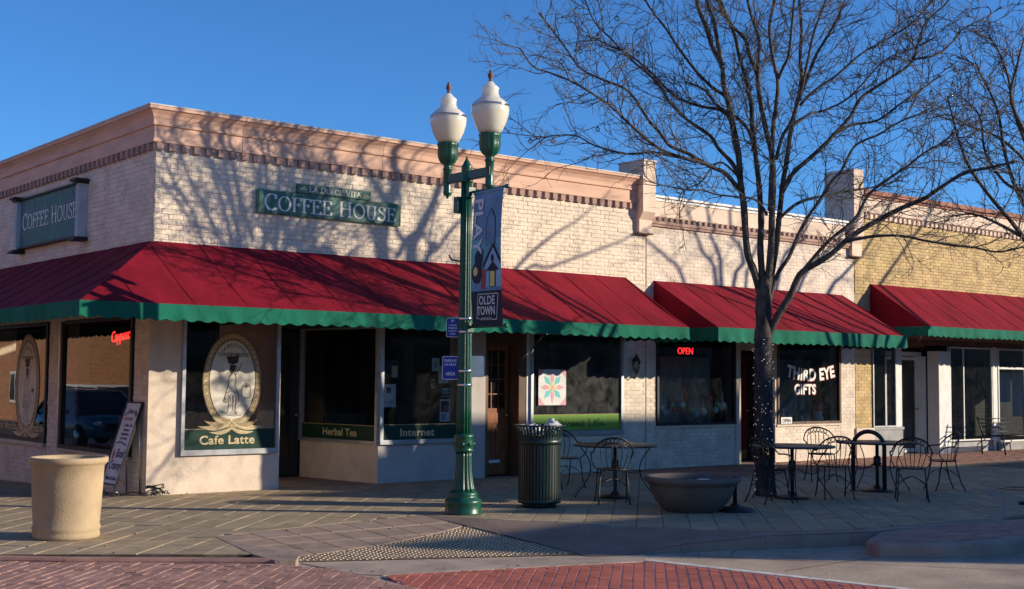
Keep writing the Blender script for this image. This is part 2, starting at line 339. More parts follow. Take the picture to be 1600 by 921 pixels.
def serif(text, h, width, matname, thick=0.12, thin=0.045, small=None):
    """Letters drawn with a broad nib: stems thick, bars thin. small: scale of letters after the first of a word."""
    mb = MB().use(matname); x = 0; z = 0.0
    def stroke(p, sc, x0, zz):
        P = [Vector((x0+a*h*sc, b*h*sc)) for a, b in p]; L = []; Rr = []
        for i, q in enumerate(P):
            t = (P[min(i+1, len(P)-1)]-P[max(i-1, 0)]); t.normalize()
            wd = (thin+(thick-thin)*abs(t.y)**1.5)*h*sc*0.5; nn = Vector((-t.y, t.x))*wd
            L.append(q+nn); Rr.append(q-nn)
        b = len(mb.v)
        for q in L+Rr: mb.v.append((q.x, q.y, zz))
        n = len(L)
        for i in range(n-1): mb.face((b+i, b+n+i, b+n+i+1, b+i+1))
    for i, ch in enumerate(text):
        st, sf, adv = SER[ch]; sc = 1.0
        if small and i > 0 and text[i-1] != ' ': sc = small
        for p in st:
            z += 0.00012; stroke(p, sc, x, 0.001+z)
        for (a, b) in sf:
            z += 0.00012; yy = b*(1-thin)+thin/2; stroke([(a-.13, yy), (a+.13, yy)], sc, x, 0.001+z)
        x += adv*h*sc
    k = width/x
    for i, v in enumerate(mb.v): mb.v[i] = ((v[0]-x/2)*k, v[1], v[2])
    return mb

# ------------------------------------------------------------------ bricks and pavers
def unit_brick(matname, name='brick', bev=0.06):
    mb = MB().use(matname)      # a bevelled block -0.5..0.5 in X and Y, 0..1 outwards
    a, b = 0.5, 0.5-bev
    mb.v = [(-a, -a, 0), (a, -a, 0), (a, a, 0), (-a, a, 0), (-a, -a, .75), (a, -a, .75), (a, a, .75), (-a, a, .75),
            (-b, -a+bev*1.6, 1), (b, -a+bev*1.6, 1), (b, a-bev*1.6, 1), (-b, a-bev*1.6, 1)]
    for q in ((0, 1, 5, 4), (1, 2, 6, 5), (2, 3, 7, 6), (3, 0, 4, 7), (4, 5, 9, 8), (5, 6, 10, 9), (6, 7, 11, 10), (7, 4, 8, 11), (8, 9, 10, 11)): mb.face(q)
    return mb
def place_pieces(items, unit, name, parent, maxn=300, stuffname=None, camkey=True):
    """items: 4x4 matrices of blocks. The nearest maxn become objects sharing one mesh, the rest one joined part."""
    if not items: return
    if camkey: items = sorted(items, key=lambda t: (t.translation-CAM).length)
    me = unit.mesh(name)
    for t in items[:maxn]: obj(name, me, parent, t)
    rest = items[maxn:]
    if rest:
        mb = MB(); mb.mats = list(unit.mats)
        for t in rest:
            b = len(mb.v); mb.v += [tuple(t @ Vector(v)) for v in unit.v]
            for f in unit.f: mb.face([b+i for i in f])
        o = mb.build(stuffname or name+'_field', parent); o['kind'] = 'stuff'
def brick_items(frm, u0, u1, z0, z1, bl=0.208, bh=0.066, j=0.006, depth=0.009, holes=(), rnd=None, stack=False):
    """running-bond bricks on a plane frame, clipped to the rectangle and round the holes"""
    rnd = rnd or R; out = []; c = 0; z = z0
    def put(a, b, zz, zh):
        if b-a < 0.03: return
        t = depth*(1+rnd.uniform(-.35, .35))
        t4 = frm @ Matrix.Translation(((a+b)/2, zz+zh/2, 0)) @ Matrix.Rotation(rnd.uniform(-.006, .006), 4, 'Z') @ Matrix.Diagonal((b-a, zh, t, 1))
        out.append(t4)
    while z < z1-0.015:
        zh = min(bh, z1-z); u = u0-(0 if c % 2 == 0 else bl/2+j/2)
        while u < u1:
            a, b = max(u, u0), min(u+bl, u1); segs = [(a, b)]
            for (hx0, hx1, hz0, hz1) in holes:
                if z+zh > hz0 and z < hz1:
                    ns = []
                    for (p, q) in segs:
                        if q <= hx0 or p >= hx1: ns.append((p, q)); continue
                        if p < hx0: ns.append((p, hx0))
                        if q > hx1: ns.append((hx1, q))
                    segs = ns
            for p, q in segs: put(p, q, z, zh)
            u += bl+j
        z += bh+j; c += 1
    return out
def clip(poly, conv):
    """clip a 2-D polygon by a convex counter-clockwise polygon"""
    out = list(poly)
    for i in range(len(conv)):
        a = conv[i]; b = conv[(i+1) % len(conv)]; inp = out; out = []
        if not inp: break
        def side(p): return (b[0]-a[0])*(p[1]-a[1])-(b[1]-a[1])*(p[0]-a[0])
        for k in range(len(inp)):
            p = inp[k]; q = inp[(k+1) % len(inp)]; sp, sq = side(p), side(q)
            if sp >= 0: out.append(p)
            if (sp >= 0) != (sq >= 0):
                t = sp/(sp-sq); out.append((p[0]+(q[0]-p[0])*t, p[1]+(q[1]-p[1])*t))
    return out
def area2(p): return 0.5*sum(p[i][0]*p[(i+1) % len(p)][1]-p[(i+1) % len(p)][0]*p[i][1] for i in range(len(p)))
def pave(regions, zf, ang, L, W, gl, gw, th, matname, name, parent, maxn=300, seed=3, off=(0, 0), jz=0.0015, stag=0.5, tilt=0.004):
    """pavers laid in running bond at an angle, clipped to convex regions; zf(x,y) is the height of their tops"""
    rnd = random.Random(seed); ca, sa = math.cos(ang), math.sin(ang)
    regs = [r if area2(r) > 0 else r[::-1] for r in regions]
    full = []; cut = []
    for reg in regs:
        us = [(p[0]-off[0])*ca+(p[1]-off[1])*sa for p in reg]; vs = [-(p[0]-off[0])*sa+(p[1]-off[1])*ca for p in reg]
        r0, r1 = math.floor(min(vs)/W)-1, math.ceil(max(vs)/W)+1
        for r in range(r0, r1):
            sh = (r % 2)*stag*L
            for c in range(math.floor((min(us)-sh)/L)-1, math.ceil((max(us)-sh)/L)+1):
                a, b = c*L+sh+gw/2, (c+1)*L+sh-gw/2; e, f = r*W+gl/2, (r+1)*W-gl/2
                rect = [(off[0]+x*ca-y*sa, off[1]+x*sa+y*ca) for x, y in ((a, e), (b, e), (b, f), (a, f))]
                q = clip(rect, reg)
                if len(q) < 3: continue
                A = abs(area2(q))
                if A < 0.12*L*W: continue
                cx = sum(p[0] for p in q)/len(q); cy = sum(p[1] for p in q)/len(q); z = zf(cx, cy)+rnd.uniform(-jz, jz)
                # local slope of the ground so that pieces lie on it
                gx = (zf(cx+.05, cy)-zf(cx-.05, cy))/.1+rnd.uniform(-tilt, tilt); gy = (zf(cx, cy+.05)-zf(cx, cy-.05))/.1+rnd.uniform(-tilt, tilt)
                if A > 0.97*(b-a)*(f-e):
                    X = Vector((ca, sa, gx*ca+gy*sa)).normalized(); Y = Vector((-sa, ca, -gx*sa+gy*ca)); Y = (Y-X*X.dot(Y)).normalized(); Z = X.cross(Y)
                    t = Matrix((X*(b-a), Y*(f-e), Z*th)).transposed().to_4x4(); t.translation = Vector((cx, cy, z))-Z*th
                    full.append(t)
                else:
                    cut.append([(p[0], p[1], z+gx*(p[0]-cx)+gy*(p[1]-cy)) for p in q])
    unit = unit_brick(matname, bev=0.008)
    allp = [('f', t, (t.translation-CAM).length) for t in full]+[('c', q, (Vector(q[0])-CAM).length) for q in cut]
    allp.sort(key=lambda a: a[2]); me = unit.mesh(name); rest = MB().use(matname)
    for i, (k, d, _) in enumerate(allp):
        if i < maxn:
            if k == 'f': obj(name, me, parent, d)
            else:
                mb = MB().use(matname); mb.prism([(x, y, z-th) for x, y, z in d], (0, 0, th)); mb.build(name, parent)
        elif k == 'f':
            b = len(rest.v); rest.v += [tuple(d @ Vector(v)) for v in unit.v]
            for f in unit.f: rest.face([b+j for j in f])
        else: rest.prism([(x, y, z-th) for x, y, z in d], (0, 0, th))
    if rest.f: o = rest.build(name+'_field', parent); o['kind'] = 'stuff'
# ================================================================== GROUND
ZR = -0.15
def zside(x, y): return -0.03*max(0.0, y) if x < 0.3 else 0.0
def zs(x, y): return -0.03*max(0.0, y)
mb = MB().use('road'); mb.box(-400, 400, -400, 400, -3.2, -3.0); 
g = MB().use('road'); S = 600
g.poly([(-S, -S, -0.62), (S, -S, -0.62), (S, S, -0.62), (-S, S, -0.62)]); tag(g.build('ground'), kind='structure')
rd = MB().use('road')
rd.poly([(-30, -60, ZR), (80, -60, ZR), (80, -3, ZR), (-30, -3, ZR)])
rd.poly([(-30, -3, ZR), (-4.35, -3, ZR), (-4.35, 60, ZR-0.012*60), (-30, 60, ZR-0.012*60)])
road = tag(rd.build('road'), kind='structure')
sw = bpy.data.objects.new('sidewalk', None); C.objects.link(sw); tag(sw, kind='structure')
FL = gp(335, 838); xA, yA = FL.x, FL.y
E0 = gp(-120, 866); E1 = gp(432, 866); RB = gp(658, 804)
edge = [gp(u, v) for u, v in ((658, 804), (760, 811), (870, 816), (1000, 823), (1100, 828), (1187, 831), (1337, 827), (1545, 811))]
bulb = [edge[-1], Vector((9.3, -7.3, 0)), Vector((10.9, -6.0, 0)), Vector((34, -5.6, 0))]
# beds under the pavers
def bed(pts, name='paver_bed', z=-0.007, m='paver_bed', d=0.3):
    b = MB().use(m); b.prism([(p[0], p[1], z-d) for p in pts], (0, 0, d)); return b.build(name, sw)
xl = -4.4
def yl(x): return E0.y+(x-E0.x)*(E1.y-E0.y)/(E1.x-E0.x)
bed([(xl, yl(xl)), (E1.x, E1.y), (xA, yA), (xA, 0), (xl, 0)])
bb = MB().use('paver_bed')
bb.poly([(xl, 0, -.012), (0.05, 0, -.012), (0.05, 30, -.912), (xl, 30, -.912)]); bb.poly([(xl, 0, -.012), (xl, 30, -.912), (xl, 30, -1.2), (xl, 0, -.3)]); bb.build('paver_bed', sw)
bed([(xA, yA), (RB.x, RB.y), (RB.x, 0), (xA, 0)])
bed([(RB.x, RB.y)]+[(p.x, p.y) for p in edge[1:]]+[(p.x, p.y) for p in bulb[1:]]+[(34, 0), (RB.x, 0)])
b = MB().use('slab'); b.box(2.03, 3.9, 0, 2.2, -0.3, -0.004); b.box(5.87, 6.83, 0, 1.2, -0.3, -0.004); b.box(12.28, 13.34, 0, 1.2, -.3, -.004); b.box(17.0, 19.1, 0, 1.4, -.3, -.004); b.build('entrance_slab', sw)
A45 = math.radians(45)
pc = [(p.x, p.y) for p in edge]
regs = [[(xl, yl(xl)), (E1.x, E1.y), (xA, yA), (xA, 0), (xl, 0)], [(xA, yA), (RB.x, RB.y), (RB.x, 0), (xA, 0)]]
for i in range(len(pc)-1):        # strips from the paver edge back to the wall, each convex
    a, c = pc[i], pc[i+1]
    regs.append([a, c, (c[0], -2.3 if c[0] > 8.8 else 0), (a[0], -2.3 if a[0] > 8.8 else 0)])
# to keep slabs whole across strip borders the strips share one grid
def hull(pts):
    pts = sorted(set(pts)); lo = []; up = []
    def cr(o, a, b): return (a[0]-o[0])*(b[1]-o[1])-(a[1]-o[1])*(b[0]-o[0])
    for p in pts:
        while len(lo) > 1 and cr(lo[-2], lo[-1], p) <= 0: lo.pop()
        lo.append(p)
    for p in reversed(pts):
        while len(up) > 1 and cr(up[-2], up[-1], p) <= 0: up.pop()
        up.append(p)
    return lo[:-1]+up[:-1]
main = hull([(RB.x, RB.y)]+pc+[(RB.x, 0), (9.0, 0), (9.0, pc[-1][1])])
main_l = clip(main, [(RB.x, -20), (9.0, -20), (9.0, 0), (RB.x, 0)])
right_r = hull([(9.0, -7.45), (9.3, -7.3), (10.9, -6.0), (16, -5.9), (16, -2.3), (9.0, -2.3)])
pave(regs[:2]+[main_l, right_r], zs, A45, 0.61, 0.305, 0.008, 0.005, 0.03, 'paver', 'paver', sw, 300, seed=5)
pave([[(xl, 0.0), (0.0, 0.0), (0.0, 8.0), (xl, 8.0)]], zs, A45, 0.61, 0.305, 0.008, 0.005, 0.03, 'paver', 'side_paver', sw, 120, seed=6)
mat('brown_paver', (0.30, 0.16, 0.12), 0.85, 0.12, 5, 0.3, 80, obj_var=0.15)
pave([[(9.0, -2.3), (26, -2.3), (26, 0), (9.0, 0)]], zs, 0.0, 0.2, 0.1, 0.008, 0.006, 0.02, 'brown_paver', 'brown_paver', sw, 300, seed=8)
# ---- curb ramp with its slabs and the field of small domes
rA, rB, rC, rD = gp(335, 838), gp(658, 804), gp(925, 872, ZR), gp(470, 881, ZR)
def bil(s, t, dz=0.0):
    p = rA*(1-s)*(1-t)+rB*s*(1-t)+rC*s*t+rD*(1-s)*t; return Vector((p.x, p.y, p.z+dz))
rm = MB().use('paver_bed')
for i in range(12):
    for j in range(12):
        rm.poly([bil((i+a)/12, (j+c)/12, -.012) for a, c in ((0, 0), (0, 1), (1, 1), (1, 0))][::-1])
ramp = bpy.data.objects.new('curb_ramp', None); C.objects.link(ramp); tag(ramp, kind='structure'); rm.build('ramp_bed', ramp)
NS, NT = 7, 5
def tdome(s): return 0.80-0.50*s
for i in range(NS):
    for j in range(NT):
        s0, s1 = (i+.02)/NS, (i+.98)/NS; t0, t1 = (j+.03)/NT, (j+.97)/NT
        q = []
        for s, t in ((s0, t0), (s1, t0), (s1, t1), (s0, t1)): q.append((s, t))
        q = clip(q, [(0, 0), (1, 0), (1, tdome(1)-.01), (0, tdome(0)-.01)])
        if len(q) < 3: continue
        mb = MB().use('paver_mauve'); mb.prism([bil(s, t, -.014) for s, t in q], (0, 0, .014)); mb.build('ramp_slab', ramp)
dm = MB().use('dome_bed')
for i in range(20):
    s0, s1 = i/20, (i+1)/20
    dm.poly([bil(s0, tdome(s0), -.002), bil(s0, .93, -.002), bil(s1, .93, -.002), bil(s1, tdome(s1), -.002)][::-1])
dm.use('dome')
wlen = (rC-rD).length; n = int(wlen/0.062)
for i in range(n):
    s = (i+.5)/n; ln = (bil(s, 1)-bil(s, 0)).length; k = int(ln/0.062)
    for j in range(k):
        t = (j+.5)/k
        if t < tdome(s)+.01 or t > .92: continue
        p = bil(s, t, -.002); q = len(dm.v)
        for r, h in ((.019, 0), (.012, .009)):
            for a in range(6): dm.v.append((p.x+r*math.cos(a*1.047), p.y+r*math.sin(a*1.047), p.z+h))
        for a in range(6): dm.face((q+a, q+(a+1) % 6, q+6+(a+1) % 6, q+6+a))
        dm.face([q+6+a for a in range(6)])
o = dm.build('tactile_domes', ramp); o['kind'] = 'stuff'
# smooth slab right of the ramp running out into the kerb
top = [gp(658, 804), gp(760, 811.5), gp(870, 816.5), gp(1000, 823.5), gp(1100, 828.5), gp(1187, 831.5), gp(1337, 827.5), gp(1545, 811.5)]
bot = [gp(658, 804, -.001), gp(800, 839, -.07), gp(925, 871, ZR), gp(985, 866, -.135), gp(1064, 851, -.07), gp(1197, 837, 0), gp(1360, 831, 0), gp(1560, 815, 0)]
sb = MB().use('slab')
for i in range(7):
    for k in range(4):
        a0, a1 = top[i].lerp(bot[i], k/4), top[i].lerp(bot[i], (k+1)/4); b0, b1 = top[i+1].lerp(bot[i+1], k/4), top[i+1].lerp(bot[i+1], (k+1)/4)
        sb.poly([a0, a1, b1, b0])
sb.build('ramp_flare', ramp)
kb = bpy.data.objects.new('kerb', None); C.objects.link(kb); tag(kb, kind='structure')
def kerbrun(pts, wd, seg=True, m='kerb', top0=0.0):
    """kerb stones between consecutive points; wd is the offset vector towards the sidewalk"""
    for a, c in zip(pts[:-1], pts[1:]):
        d = (c-a); n = Vector((-d.y, d.x, 0)).normalized()*wd; e = d.normalized()*.003; e.z = 0
        mb = MB().use(m); lo = ZR-.1
        A, B = a+e, c-e; Ai, Bi = A+n, B+n; dn = n*(.12)
        f = [Vector((A.x, A.y, lo)), Vector((B.x, B.y, lo)), Vector((B.x, B.y, B.z-.02)), Vector((A.x, A.y, A.z-.02)),
             A+dn, B+dn, Bi, Ai]
        base = len(mb.v); mb.v += [tuple(q) for q in f]; mb.v += [(Ai.x, Ai.y, lo), (Bi.x, Bi.y, lo)]
        for q in ((0, 1, 2, 3), (3, 2, 5, 4), (4, 5, 6, 7), (7, 6, 9, 8), (0, 3, 4, 7, 8), (1, 9, 6, 5, 2)): mb.face(q)
        mb.build('kerb_stone', kb)
kz = [bot[2], bot[3], bot[4], bot[5], bot[6], bot[7], Vector((9.45, -7.45, 0)), Vector((10.2, -6.7, 0)), Vector((11.0, -6.15, 0)), Vector((14, -5.95, 0)), Vector((20, -5.85, 0)), Vector((34, -5.75, 0))]
kz = [Vector((p.x, p.y, p.z+.002)) for p in kz]
kerbrun(kz, .16)
# left kerb: low strip facing the raised brick crossing, and the return beside the ramp
kerbrun([Vector((xl-.02, yl(xl)-.1, .002)), gp(100, 873, .002), gp(300, 874, .002), gp(425, 875, .002)], .13, m='mauve_brick')
mb = MB().use('kerb')
F0, F1, F2, F3 = gp(335, 838, .003), gp(437, 861, .004), gp(462, 866, .004), gp(430, 875, .004)
o1 = [F0, gp(380, 850, .004), F1, gp(455, 863, .004), gp(467, 869, .003), gp(462, 876, .002), gp(430, 876, .003), gp(395, 866, .003)]
mb.prism([Vector((p.x, p.y, -.28)) for p in o1], (0, 0, .28)); 
for k, p in enumerate(o1): mb.v[len(o1)+k] = (p.x, p.y, p.z)
mb.build('kerb_return', kb)
# ---- crossing: raised mauve field on the left, red field on the right
cw = bpy.data.objects.new('crosswalk', None); C.objects.link(cw); tag(cw, kind='structure')
ZL = -.03
Lf = [gp(-140, 874.5, ZL), gp(430, 882, ZL), gp(520, 889, ZL), gp(760, 945, ZL), gp(900, 1010, ZL), gp(-140, 1010, ZL)]
lf = [(p.x, p.y) for p in Lf]; lf = hull(lf)
mb = MB().use('mauve_joint'); mb.prism([(x, y, ZL-.2) for x, y in lf], (0, 0, .192)); mb.build('mortar_bed', cw)
pave([lf], lambda x, y: ZL, A45, 0.2, 0.1, 0.010, 0.005, 0.02, 'mauve_brick', 'brick', cw, 300, seed=11, off=(.03, .02), jz=.003, tilt=.02)
q = [gp(598, 901.5, ZR), gp(1013, 880.5, ZR), gp(1520, 937, ZR), gp(1520, 965, ZR), gp(740, 965, ZR)]
rf = hull([(p.x, p.y) for p in q])
mb = MB().use('light_joint'); mb.prism([(x, y, ZR) for x, y in rf], (0, 0, .008)); mb.build('mortar_bed', cw)
pave([rf], lambda x, y: ZR+.016, A45, 0.2, 0.1, 0.016, 0.005, 0.02, 'red_brick', 'red_brick', cw, 300, seed=12, jz=.002, tilt=.01)
def strip(a, c, w, m, name, par, z=0.018, side=1, zb=ZR):
    d = (c-a); n = Vector((-d.y, d.x, 0)).normalized()*w*side
    mb = MB().use(m); p = [a, c, c+n, a+n]
    if side < 0: p = p[::-1]
    mb.prism([(v.x, v.y, zb) for v in p], (0, 0, z)); return mb.build(name, par)
strip(gp(1010, 879, ZR), gp(1560, 941, ZR), .10, 'white_line', 'white_border', cw)
# concrete band between the two fields (slopes down from the raised one)
mb = MB().use('gutter'); a0, a1 = gp(430, 881, ZL), gp(780, 950, ZL); b0, b1 = gp(560, 901, ZR+.006), gp(800, 956, ZR+.006)
mb.poly([a0, gp(560, 906, ZL), gp(620, 912, ZR+.005), gp(560, 899, ZR+.005), gp(470, 884, ZR+.02)][::-1])
mb.poly([gp(560, 906, ZL), a1, gp(830, 955, ZR+.005), gp(620, 912, ZR+.005)][::-1]); mb.build('concrete_band', cw)
# gutter slab at the foot of the ramp
mb = MB().use('gutter'); gpts = [gp(470, 881.5, ZR), gp(925, 872.5, ZR), gp(1010, 867, ZR), gp(1010, 878, ZR), gp(598, 900, ZR), gp(560, 899, ZR)]
mb.prism([(p.x, p.y, ZR-.05) for p in gpts], (0, 0, .058)); tag(mb.build('gutter'), kind='structure')
# road slab joints
mb = MB().use('dark_joint')
for a, c in ((gp(1060, 868, ZR), gp(1600, 893, ZR)), (gp(1225, 893, ZR), gp(1392, 868, ZR)), (gp(1392, 868, ZR), gp(1620, 872, ZR))):
    d = (c-a); n = Vector((-d.y, d.x, 0)).normalized()*.006; mb.poly([(p.x, p.y, ZR+.004) for p in (a-n, c-n, c+n, a+n)])
mb.build('slab_joint', road)
# island with its own kerb and a brick top
isl = bpy.data.objects.new('traffic_island', None); C.objects.link(isl); tag(isl, kind='structure')
op = [gp(*p) for p in ((1352, 843), (1375, 849), (1469, 850.5), (1525, 848), (1600, 842), (1800, 826), (1800, 797), (1600, 809.5), (1435, 823), (1375, 831))]
cen = sum(op, Vector())/len(op)
mb = MB().use('kerb'); n = len(op)
lo = [Vector((p.x, p.y, ZR-.05)) for p in op]; md = [Vector((p.x, p.y, -.03)) for p in op]
def inset(P, d):
    out = []
    for i in range(len(P)):
        a, b, c = P[i-1], P[i], P[(i+1) % len(P)]
        e1 = (b-a).normalized(); e2 = (c-b).normalized(); n1 = Vector((-e1.y, e1.x, 0)); n2 = Vector((-e2.y, e2.x, 0))
        if (cen-b).dot(n1) < 0: n1, n2 = -n1, -n2
        m = (n1+n2).normalized(); out.append(b+m*d/max(.5, m.dot(n1)))
    return out
i1 = inset(op, .03); i2 = inset(op, .17)
for i in range(n):
    j = (i+1) % n
    mb.poly([lo[i], lo[j], md[j], md[i]]); mb.poly([md[i], md[j], i1[j], i1[i]]); mb.poly([i1[i], i1[j], i2[j], i2[i]])
mb.build('island_kerb', isl)
mb = MB().use('mauve_joint'); mb.poly([(p.x, p.y, -.012) for p in i2]); mb.build('mortar_bed', isl)
pave([hull([(p.x, p.y) for p in i2])], lambda x, y: .002, math.radians(8), 0.2, 0.1, 0.006, 0.006, 0.02, 'mauve_brick', 'brick', isl, 120, seed=14)

# ================================================================== BUILDINGS
def box_part(parent, name, m, *boxes):
    mb = MB().use(m)
    for b in boxes: mb.box(*b)
    return mb.build(name, parent)
def win(parent, frm, w, h, fw=0.05, fm='alu', gm='glass', depth=0.08, muntx=(), muntz=(), mw=0.03, name='window', bottom=None, top=None):
    bo = fw if bottom is None else bottom; tp = fw if top is None else top
    mb = MB().use(fm)
    mb.box(0, w, 0, bo, -depth/2, depth/2+.004); mb.box(0, w, h-tp, h, -depth/2, depth/2+.004)
    mb.box(0, fw, bo, h-tp, -depth/2, depth/2); mb.box(w-fw, w, bo, h-tp, -depth/2, depth/2)
    for x in muntx: mb.box(x-mw/2, x+mw/2, bo, h-tp, -mw/2, mw/2)
    for z in muntz: mb.box(fw, w-fw, z-mw/2, z+mw/2, -mw/2-.002, mw/2+.002)
    f = mb.build(name, parent, frm)
    g = MB().use(gm); g.poly([(fw, bo, 0), (w-fw, bo, 0), (w-fw, h-tp, 0), (fw, h-tp, 0)])
    o = bpy.data.objects.new('pane', g.mesh('pane')); C.objects.link(o); o.parent = f
    return f
def sub(parent, name, mesh, frm=None):
    """sub-part in the frame of its part"""
    o = bpy.data.objects.new(name, mesh); C.objects.link(o); o.parent = parent
    if frm is not None: o.matrix_basis = frm
    return o
T = Matrix.Translation
# ---------------------------------------------------------------- corner coffee house
B1 = thing('coffee_house', 'cream painted brick corner coffee house with peach cornice under the long red awning', 'building', (0, 0, 0))
XE = 9.62
box_part(B1, 'wall', 'cream_mortar', (0, XE, 0, .25, 2.46, 5.1), (0, .25, .25, 15, 2.50, 5.1), (9.0, XE, 0, .25, -.02, 2.46), (6.83, 9.0, 0, .25, -.02, .66),
         (0, .25, 3.33, 3.93, -.6, 2.5), (0, .25, 7.3, 15, -.8, 2.5), (0, .25, .25, .5, -.1, 2.5), (0, .25, .5, 3.33, -.4, .5), (0, .25, 3.93, 7.3, -.6, .54))
box_part(B1, 'plaster_pier', 'plaster', (-.012, .46, -.014, .24, -.03, 2.455), (.46, 2.03, -.014, .24, -.03, .53), (1.97, 2.03, -.014, .24, .53, 2.455), (2.0, 2.03, .24, 1.95, -.03, 2.455))
box_part(B1, 'plaster_base', 'plaster_grey', (3.76, 5.30, -.01, .22, -.02, .60), (5.30, 5.87, -.012, .22, -.02, 2.455))
o = MB().use('plaster'); o.prism([(3.76, -.01, -.02), (3.85, .1, -.02), (3.60, 1.95, -.02), (3.5, 1.95, -.02)], (0, 0, .62)); o.build('angled_base', B1)
box_part(B1, 'jamb', 'wood_trim', (6.60, 6.76, 0, .35, -.02, 2.45), (5.872, 5.95, 0.02, .4, -.02, 2.45), (5.95, 6.6, .2, .4, 2.22, 2.45))
box_part(B1, 'corner_post', 'white_paint', (6.76, 6.83, -.01, .1, -.02, 2.45))
box_part(B1, 'roof', 'roof', (.25, XE, .25, 15, 4.95, 5.0))
box_part(B1, 'rear_wall', 'cream_mortar', (.25, XE, 14.8, 15, -.8, 5.1))
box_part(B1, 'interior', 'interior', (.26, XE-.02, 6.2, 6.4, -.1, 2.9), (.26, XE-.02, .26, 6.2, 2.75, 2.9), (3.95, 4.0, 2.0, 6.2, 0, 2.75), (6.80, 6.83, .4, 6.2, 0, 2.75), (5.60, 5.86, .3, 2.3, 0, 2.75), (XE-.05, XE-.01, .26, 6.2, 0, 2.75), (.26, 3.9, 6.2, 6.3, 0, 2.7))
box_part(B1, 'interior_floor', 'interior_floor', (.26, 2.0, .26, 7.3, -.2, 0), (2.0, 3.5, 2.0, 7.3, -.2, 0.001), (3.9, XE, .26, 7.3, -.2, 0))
for bx_ in ((.8, 1.8, 2.4, 3.0, 0, 1.0), (4.3, 5.2, 2.6, 3.2, 0, 1.0), (7.2, 8.9, 3.2, 3.9, 0, 1.1), (.26, .9, 4.5, 6.0, 0, .9)): box_part(B1, 'counter', 'interior_mid', bx_)
rb = random.Random(21)
its = brick_items(frameF(0, 0), 0.01, XE-.02, 3.40, 4.78, rnd=rb, depth=.012)
items_side = brick_items(frameL(0, 0), -9.5, -0.01, 3.40, 4.78, rnd=rb, depth=.008)
pier = brick_items(frameF(0, 0), 9.02, 9.60, 0, 2.44, rnd=rb, depth=.010)+brick_items(frameF(0, 0), 6.84, 9.0, 0, .64, rnd=rb, depth=.010)
for (a, c, z1) in ((-.5, -.03, 2.48), (-3.93, -3.36, 2.48), (-7.9, -7.32, 2.48)): pier += brick_items(frameL(0, 0), a, c, -.5, z1, rnd=rb, depth=.012)
for (a, c, z1) in ((-3.33, -.52, .48), (-7.3, -3.96, .5)): pier += brick_items(frameL(0, 0), a, c, -.5, z1, rnd=rb, depth=.012)
place_pieces(its, unit_brick('rock_brick'), 'brick', B1, 300, 'front_brickwork')
place_pieces(items_side, unit_brick('cream_brick'), 'side_brick', B1, 300, 'side_brickwork')
place_pieces(pier, unit_brick('cream_brick'), 'pier_brick', B1, 120, 'pier_brickwork')
# cornice in sections round the corner
prof = [(.0, 4.90), (.045, 4.90), (.045, 4.945), (.028, 4.95), (.028, 5.13), (.055, 5.135), (.06, 5.16), (.045, 5.175), (.05, 5.22), (.075, 5.28), (.125, 5.335), (.15, 5.345), (.15, 5.385), (.16, 5.39), (.16, 5.41), (.0, 5.415)]
def sweep(parent, name, m, prof, path, capm=None):
    """path: list of functions d -> (x, y)"""
    mb = MB().use(m); k = len(prof)
    for f in path:
        for d, z in prof: x, y = f(d); mb.v.append((x, y, z))
    for s in range(len(path)-1):
        for i in range(k-1):
            if capm and i >= k-4: mb.use(capm)
            mb.face((s*k+i, (s+1)*k+i, (s+1)*k+i+1, s*k+i+1)); mb.use(m)
    mb.face(list(range(k))); mb.face([(len(path)-1)*k+i for i in range(k)][::-1])
    return mb.build(name, parent)
xs = [1.32, 3.75, 6.2, 9.34]
sweep(B1, 'cornice_section', 'peach', prof, [lambda d: (-d, 2.3), lambda d: (-d, -d), lambda d: (1.316, -d)], 'cap_metal')
for a, c in zip(xs[:-1], xs[1:]): sweep(B1, 'cornice_section', 'peach', prof, [lambda d, a=a: (a+.004, -d), lambda d, c=c: (c-.004, -d)], 'cap_metal')
for a, c in ((2.308, 4.8), (4.808, 7.3), (7.308, 11), (11, 15)): sweep(B1, 'cornice_section', 'peach', prof, [lambda d, c=c: (-d, c), lambda d, a=a: (-d, a)], 'cap_metal')

me = MB().use('peach'); me.box(-.05, .05, 0, .058, -.05, .05); me = me.mesh('dentil')
mat('peach_brown', (0.42, 0.27, 0.21), 0.8, 0.1, 4); 
me.materials.clear(); me.materials.append(MATS['peach_brown'])
x = .05
while x < 9.25: obj('dentil', me, B1, T((x, -.058, 4.84))); x += .187
y = .13; RL = Matrix.Rotation(math.radians(-90), 4, 'Z')
while y < 11: obj('dentil', me, B1, T((-.058, y, 4.84)) @ RL); y += .187
# bracket pier between the two fronts
mb = MB().use('peach_light'); mb.prism([(9.36, .45, 5.12), (9.36, .45, 5.68), (9.36, -.2, 5.68), (9.36, -.2, 4.74), (9.36, -.10, 4.60), (9.36, -.10, 4.36), (9.36, 0, 4.36), (9.36, 0, 5.12)], (.33, 0, 0)); mb.build('bracket_pier', B1)
box_part(B1, 'bracket_cap', 'cap_metal', (9.34, 9.71, -.22, .47, 5.68, 5.71)); box_part(B1, 'bracket_foot', 'brown_paint', (9.34, 9.71, -.12, 0, 4.335, 4.357))
